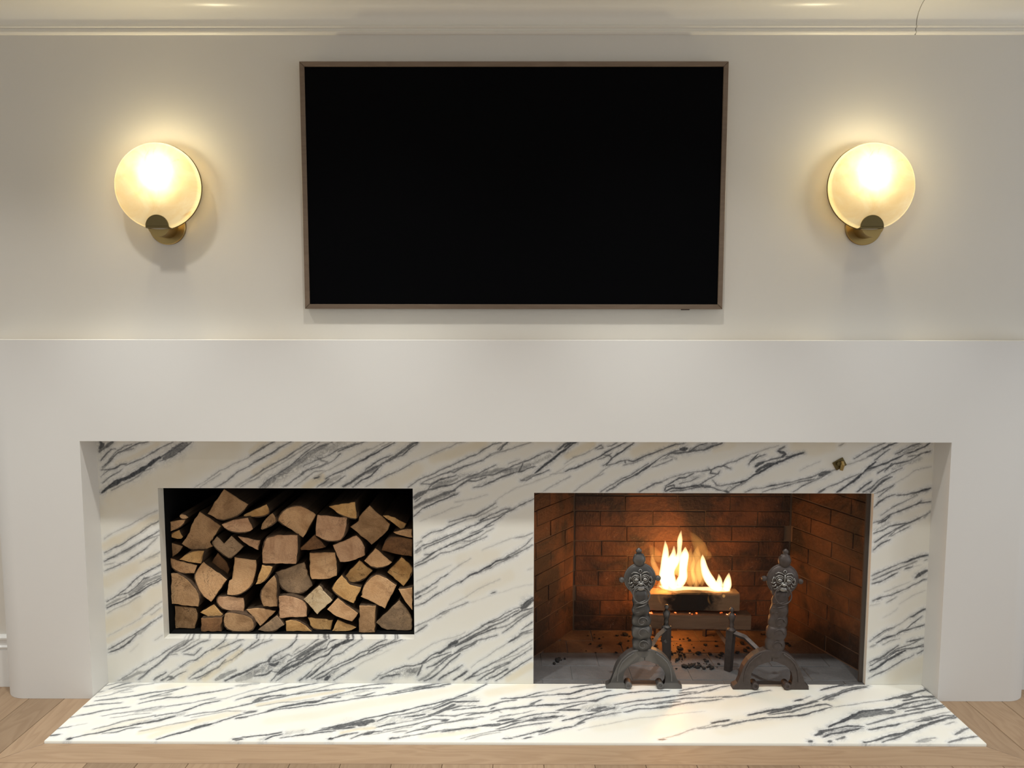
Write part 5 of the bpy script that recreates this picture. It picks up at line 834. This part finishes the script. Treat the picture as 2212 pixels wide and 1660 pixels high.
def billet(label, x0, x1, y0, y1, z0, z1, mat, yaw=0, roll=0):
    c = Vector(((x0 + x1) / 2, (y0 + y1) / 2, (z0 + z1) / 2)); rg = random.Random(int(x0 * 1000))
    bm = bmesh.new(); n = 24; rings = []
    hw, hh = (y1 - y0) / 2, (z1 - z0) / 2
    sec = [(-hw, -hh * .9), (-hw, hh * .9), (-hw * .8, hh), (hw * .8, hh * .9), (hw, hh * .4), (hw * .9, -hh * .8), (hw * .2, -hh), (-hw * .85, -hh)]
    for i in range(n + 1):
        x = (x0 - x1) / 2 + (x1 - x0) * i / n
        rings.append([bm.verts.new((x, a + rg.uniform(-.0012, .0012), b + rg.uniform(-.0014, .0014))) for a, b in sec])
    for i in range(n):
        for q in range(8): bm.faces.new((rings[i][q], rings[i][(q + 1) % 8], rings[i + 1][(q + 1) % 8], rings[i + 1][q]))
    bm.faces.new(rings[0]); bm.faces.new(rings[-1][::-1])
    root = empty('burning_log', c, label, 'firewood', 'billets on the andirons')
    root.rotation_euler = (0, roll, yaw)
    from_bm('wood', bm, mat, root); return root
lo = billet('lower reddish billet lying across the andirons', .50, .946, .232, .305, .1085, .170, CHAR, 0, R(.8))
up = billet('upper charred billet burning under the flames', .505, .902, .245, .322, (.1795), .252, CHAR, 0, R(.3))
lo.children[0].data.materials[0] = m_wood('warm_billet_wood', (.27, .155, .09), (.17, .09, .05), 'x', .8)
bm = bmesh.new(); rg = random.Random(4)
for i in range(16):
    x = rg.uniform(-.19, .17); crumb(bm, x, rg.uniform(-.035, -.010), rg.uniform(.0025, .006), .031)
from_bm('embers', bm, EMB, lo)

def m_flame(name, col, s):
    m = bpy.data.materials.new(name); m.use_nodes = True; t = m.node_tree; t.nodes.clear()
    o = t.nodes.new('ShaderNodeOutputMaterial'); e = t.nodes.new('ShaderNodeEmission')
    e.inputs[0].default_value = (*col, 1); e.inputs[1].default_value = s; t.links.new(e.outputs[0], o.inputs['Volume']); return m
FL_HOT = m_flame('flame_bright', (1.0, .66, .30), 140)
FL_MID = m_flame('flame_orange', (1.0, .50, .13), 30)
FL_LOW = m_flame('flame_soft', (1.0, .46, .11), 22)
FL_DIM = m_flame('flame_faint', (1.0, .42, .09), 8)
fire = empty('fire', (.69, .285, .256), 'bright yellow flames rising from the upper billet between the andirons', 'flames')
def fp(a, b, yy):
    """flame outline points measured from the billet's left end: a to the right, b upwards, in 1/10 mm steps of the tracing"""
    return Vector((.4385 + a * .0002410, yy, .5300 - b * .0002425)) - fire.location
def flame(pts, mat, yy=.285, flat=.75):
    P = [fp(a, b, yy + .008 * math.sin(b * .01)) for a, b, r in pts]; rr = [r * .00034 for a, b, r in pts]
    # smooth the path
    def cr(p, t):
        n = len(p) - 1; i = min(int(t), n - 1); f = t - i
        g = lambda q: p[max(0, min(n, q))]
        a, b, c, d = g(i - 1), g(i), g(i + 1), g(i + 2)
        return .5 * ((2 * b) + (c - a) * f + (2 * a - 5 * b + 4 * c - d) * f * f + (3 * b - a - 3 * c + d) * f ** 3)
    m = (len(P) - 1) * 6
    Q = [cr(P, i / 6) for i in range(m + 1)]; q = [max(.0004, cr(rr, i / 6)) for i in range(m + 1)]
    bm = bmesh.new(); add_tube(bm, Q, q, 12, flat); from_bm('flame', bm, mat, fire, smooth=True)
flame([(700, 300, 4), (706, 400, 26), (706, 550, 42), (700, 750, 46), (690, 930, 55), (720, 1060, 45), (760, 1110, 10)], FL_HOT)
flame([(850, 390, 6), (842, 520, 30), (815, 680, 55), (795, 850, 60), (810, 980, 62), (860, 1070, 45), (900, 1110, 12)], FL_HOT, .290)
flame([(968, 125, 2), (955, 210, 20), (942, 300, 32), (930, 420, 27), (925, 520, 30), (890, 640, 40), (850, 760, 34), (830, 860, 10)], FL_HOT, .280)
flame([(1035, 400, 6), (1032, 520, 46), (1024, 660, 52), (1020, 800, 50), (1010, 930, 55), (950, 1030, 52), (900, 1090, 15)], FL_HOT, .287)
flame([(600, 1060, 6), (680, 1085, 24), (850, 1100, 34), (1050, 1100, 24), (1250, 1105, 22), (1450, 1110, 26), (1650, 1125, 34), (1800, 1140, 10)], FL_HOT, .284)
flame([(1325, 530, 5), (1338, 620, 28), (1372, 760, 42), (1415, 890, 55), (1480, 1000, 60), (1560, 1090, 40), (1590, 1130, 10)], FL_HOT, .286)
flame([(1612, 870, 4), (1620, 950, 28), (1610, 1040, 46), (1600, 1120, 30), (1600, 1150, 8)], FL_HOT, .282)
flame([(1795, 862, 4), (1778, 950, 34), (1755, 1050, 52), (1740, 1130, 40), (1730, 1155, 8)], FL_HOT, .290)
flame([(1640, 1140, 6), (1650, 1175, 20), (1652, 1210, 3)], FL_MID, .245)
flame([(1150, 440, 4), (1135, 560, 38), (1150, 700, 60), (1130, 860, 66), (1150, 1010, 60), (1160, 1110, 12)], FL_LOW, .305)
flame([(1260, 400, 4), (1240, 520, 44), (1262, 660, 56), (1250, 800, 70), (1270, 950, 66), (1260, 1100, 14)], FL_LOW, .300)
flame([(1310, 640, 4), (1320, 760, 40), (1330, 880, 56), (1345, 1000, 50), (1350, 1100, 12)], FL_LOW, .310)
flame([(1205, 760, 5), (1190, 860, 26), (1210, 960, 34), (1225, 1060, 26), (1230, 1110, 8)], FL_MID, .296)
flame([(1040, 950, 10), (930, 800, 90), (940, 650, 60), (960, 560, 10)], FL_MID, .300)
flame([(490, 520, 4), (495, 620, 22), (530, 730, 34), (590, 850, 34), (640, 960, 26), (660, 1040, 8)], FL_MID, .290)
flame([(560, 1120, 6), (600, 1060, 30), (680, 1000, 50), (720, 900, 8)], FL_MID, .278)
flame([(1140, 170, 6), (1180, 240, 36), (1240, 330, 62), (1300, 430, 80), (1350, 540, 60), (1380, 640, 10)], FL_DIM, .300)
flame([(450, 380, 8), (500, 460, 45), (560, 560, 70), (640, 640, 50), (700, 700, 10)], FL_DIM, .300)
flame([(1390, 640, 8), (1430, 560, 40), (1400, 490, 30), (1380, 440, 6)], FL_DIM, .290)
flame([(560, 1130, 5), (570, 1200, 14), (600, 1280, 10), (650, 1330, 3)], FL_DIM, .240)
flame([(1390, 1150, 4), (1395, 1230, 12), (1430, 1310, 10), (1500, 1380, 3)], FL_DIM, .240)
# the fire's own light
fl1 = light('fire_glow', 'POINT', (.69, .345, .275), 2.5, (1.0, .40, .09), shadow_soft_size=.05, specular_factor=.08)
fl2 = light('fire_glow', 'POINT', (.60, .26, .30), 1.3, (1.0, .40, .09), shadow_soft_size=.04, specular_factor=.08)

fl3 = light('fire_glow', 'POINT', (.66, .37, .10), .55, (1.0, .36, .07), shadow_soft_size=.03, specular_factor=.1)

# ------------------------------------------------------------------ television
tv = empty('television', (0, -.004, 1.80), 'large black wall-mounted television in a thin wooden frame', 'television')
TX0, TX1, TZ0, TZ1, TY = -.7355, .7255, 1.3832, 2.2215, -.030
fw = .0165
def rail(pts):
    bm = bmesh.new(); add_prism(bm, [(x, z - 1.80) for x, z in pts], TY + .004, -.006 + .004, .0012, 1); return from_bm('frame_rail', bm, TVF, tv)
g = .0003
rail([(TX0, TZ1), (TX0 + fw, TZ1 - fw), (TX1 - fw, TZ1 - fw), (TX1, TZ1)])
rail([(TX0, TZ0), (TX1, TZ0), (TX1 - fw, TZ0 + fw), (TX0 + fw, TZ0 + fw)])
rail([(TX0, TZ0 + 2 * g), (TX0 + fw, TZ0 + fw + 2 * g), (TX0 + fw, TZ1 - fw - 2 * g), (TX0, TZ1 - 2 * g)])
rail([(TX1, TZ0 + 2 * g), (TX1, TZ1 - 2 * g), (TX1 - fw, TZ1 - fw - 2 * g), (TX1 - fw, TZ0 + fw + 2 * g)])
bm = bmesh.new(); add_box(bm, TX0 + fw, TX1 - fw, TY + .010, -.001 + .004, TZ0 + fw - 1.8, TZ1 - fw - 1.8, .0006, 1); from_bm('screen', bm, TVG, tv)
bm = bmesh.new(); add_box(bm, .584, .612, TY + .006, TY + .020, TZ0 - .0035 - 1.8, TZ0 + .001 - 1.8, .0008, 1); from_bm('sensor_tab', bm, m_plain('sensor_plastic', (.05, .03, .02), .4), tv)

# ------------------------------------------------------------------ wall sconces
k = N('alabaster'); v = k.coord(); nz = k.noise(v, 9, 5, .6, 1.5)
col = k.mix(k.ramp(nz, ((.3, 0), (.62, 1))), (.90, .76, .50), (.97, .92, .76))
col = k.mix(k.ramp(k.noise(v, 5, 6, .7, 2.5), ((.60, 0), (.68, .55))), col, (.78, .50, .22))
tr = k.n('ShaderNodeBsdfTranslucent'); df = k.n('ShaderNodeBsdfDiffuse'); gl = k.n('ShaderNodeBsdfGlossy'); gl.inputs['Roughness'].default_value = .3
k.l(k.mix(1.0, col, (.38, .36, .31), 'MULTIPLY'), tr.inputs[0]); k.l(col, df.inputs[0])
mx = k.n('ShaderNodeMixShader'); mx.inputs[0].default_value = .45; k.l(tr.outputs[0], mx.inputs[1]); k.l(df.outputs[0], mx.inputs[2])
mx2 = k.n('ShaderNodeMixShader'); mx2.inputs[0].default_value = .03; k.l(mx.outputs[0], mx2.inputs[1]); k.l(gl.outputs[0], mx2.inputs[2]); k.l(mx2.outputs[0], k.out.inputs['Surface'])
ALAB = k.m
def sconce(px, dx, label):
    """px: centre of the wall plate, dx: how far the disc sits off it"""
    zc = 1.671; root = empty('wall_sconce', (px, 0, zc), label, 'wall lamp', 'pair of alabaster wall lamps')
    bm = bmesh.new(); add_tube(bm, [(0, -.0002, 0), (0, -.008, 0), (0, -.010, 0)], [.064, .064, .062], 48); from_bm('wall_plate', bm, BRASS, root, smooth=False)
    # half-round arm below, half-round clamp above
    y0, y1, r = -.010, -.082, .0385
    half = [(math.cos(a) * r, math.sin(a) * r - .004) for a in [math.pi + math.pi * i / 20 for i in range(21)]]
    bm = bmesh.new(); add_prism(bm, half, y1 + .01, y0, .0008, 1); from_bm('arm', bm, BRASS, root)
    half = [(dx + math.cos(a) * r, math.sin(a) * r - .010) for a in [math.pi * i / 20 for i in range(21)]]
    bm = bmesh.new(); add_prism(bm, half, -.094, -.088, .0008, 1); 
    add_box(bm, dx - .0385, dx + .0385, -.094, -.050, -.016, -.010, .0005, 1); from_bm('clamp', bm, BRASS_D, root)
    # alabaster shade: a shallow dish, open towards the wall
    Rr, cz = .1445, 1.7965 - zc
    bm = bmesh.new(); rings = []
    prof = [(Rr - .002, -.060), (Rr, -.066), (Rr, -.078), (Rr - .002, -.0845), (Rr - .007, -.087), (Rr * .6, -.0875), (Rr * .25, -.0875)]
    seg = 72
    for rr_, yy in prof: rings.append([bm.verts.new((dx + rr_ * math.cos(2 * math.pi * i / seg), yy, cz + rr_ * math.sin(2 * math.pi * i / seg))) for i in range(seg)])
    for a, b in zip(rings[:-1], rings[1:]):
        for i in range(seg): bm.faces.new((a[i], a[(i + 1) % seg], b[(i + 1) % seg], b[i]))
    bm.faces.new(rings[-1][::-1])
    from_bm('shade', bm, ALAB, root, smooth=True)
    bm = bmesh.new(); add_torus(bm, (dx, -.061, cz), Rr - .001, .0026, seg=72, rs=8)
    from_bm('rim', bm, BRASS_D, root, smooth=True)
    bm = bmesh.new(); add_tube(bm, [(dx, -.0205, cz), (dx, -.0245, cz)], .120, 72); bmesh.ops.recalc_face_normals(bm, faces=bm.faces); from_bm('back_disc', bm, BRASS, root)
    bm = bmesh.new(); add_tube(bm, [(dx * .5, -.045, -.004), (dx * .8, -.045, .05), (dx, -.045, .135)], .006, 10); from_bm('lamp_stem', bm, BRASS, root)
    b = light('sconce_bulb', 'POINT', (dx, -.0460, 1.842 - zc), 4.9, (1.0, .88, .56), shadow_soft_size=.022); b.parent = root
    return root
sconce(-1.2175, .004, 'round glowing alabaster wall lamp left of the television')
sconce(1.2175, -.011, 'round glowing alabaster wall lamp right of the television')

# ------------------------------------------------------------------ gas key valve in the marble
kv = empty('gas_valve', (1.169, -.0005, .830), 'small tilted brass gas valve plate on the marble above the firebox', 'valve')
bm = bmesh.new(); add_box(bm, -.021, .021, -.005, 0, -.016, .016, .002, 2); bmesh.ops.transform(bm, matrix=Matrix.Rotation(R(-30), 4, 'Y'), verts=bm.verts); from_bm('plate', bm, BRASS_D, kv)
bm = bmesh.new(); add_tube(bm, [(-.006, -.004, .002), (-.006, -.012, .002)], .007, 16); add_torus(bm, (-.006, -.012, .002), .006, .0016, seg=16, rs=6); from_bm('socket', bm, BRASS_D, kv)
bm = bmesh.new(); add_tube(bm, [(.006, -.008, .010), (.007, -.012, -.002), (.003, -.012, -.022)], [.0055, .0075, .0055], 10); from_bm('handle', bm, BRASS, kv)
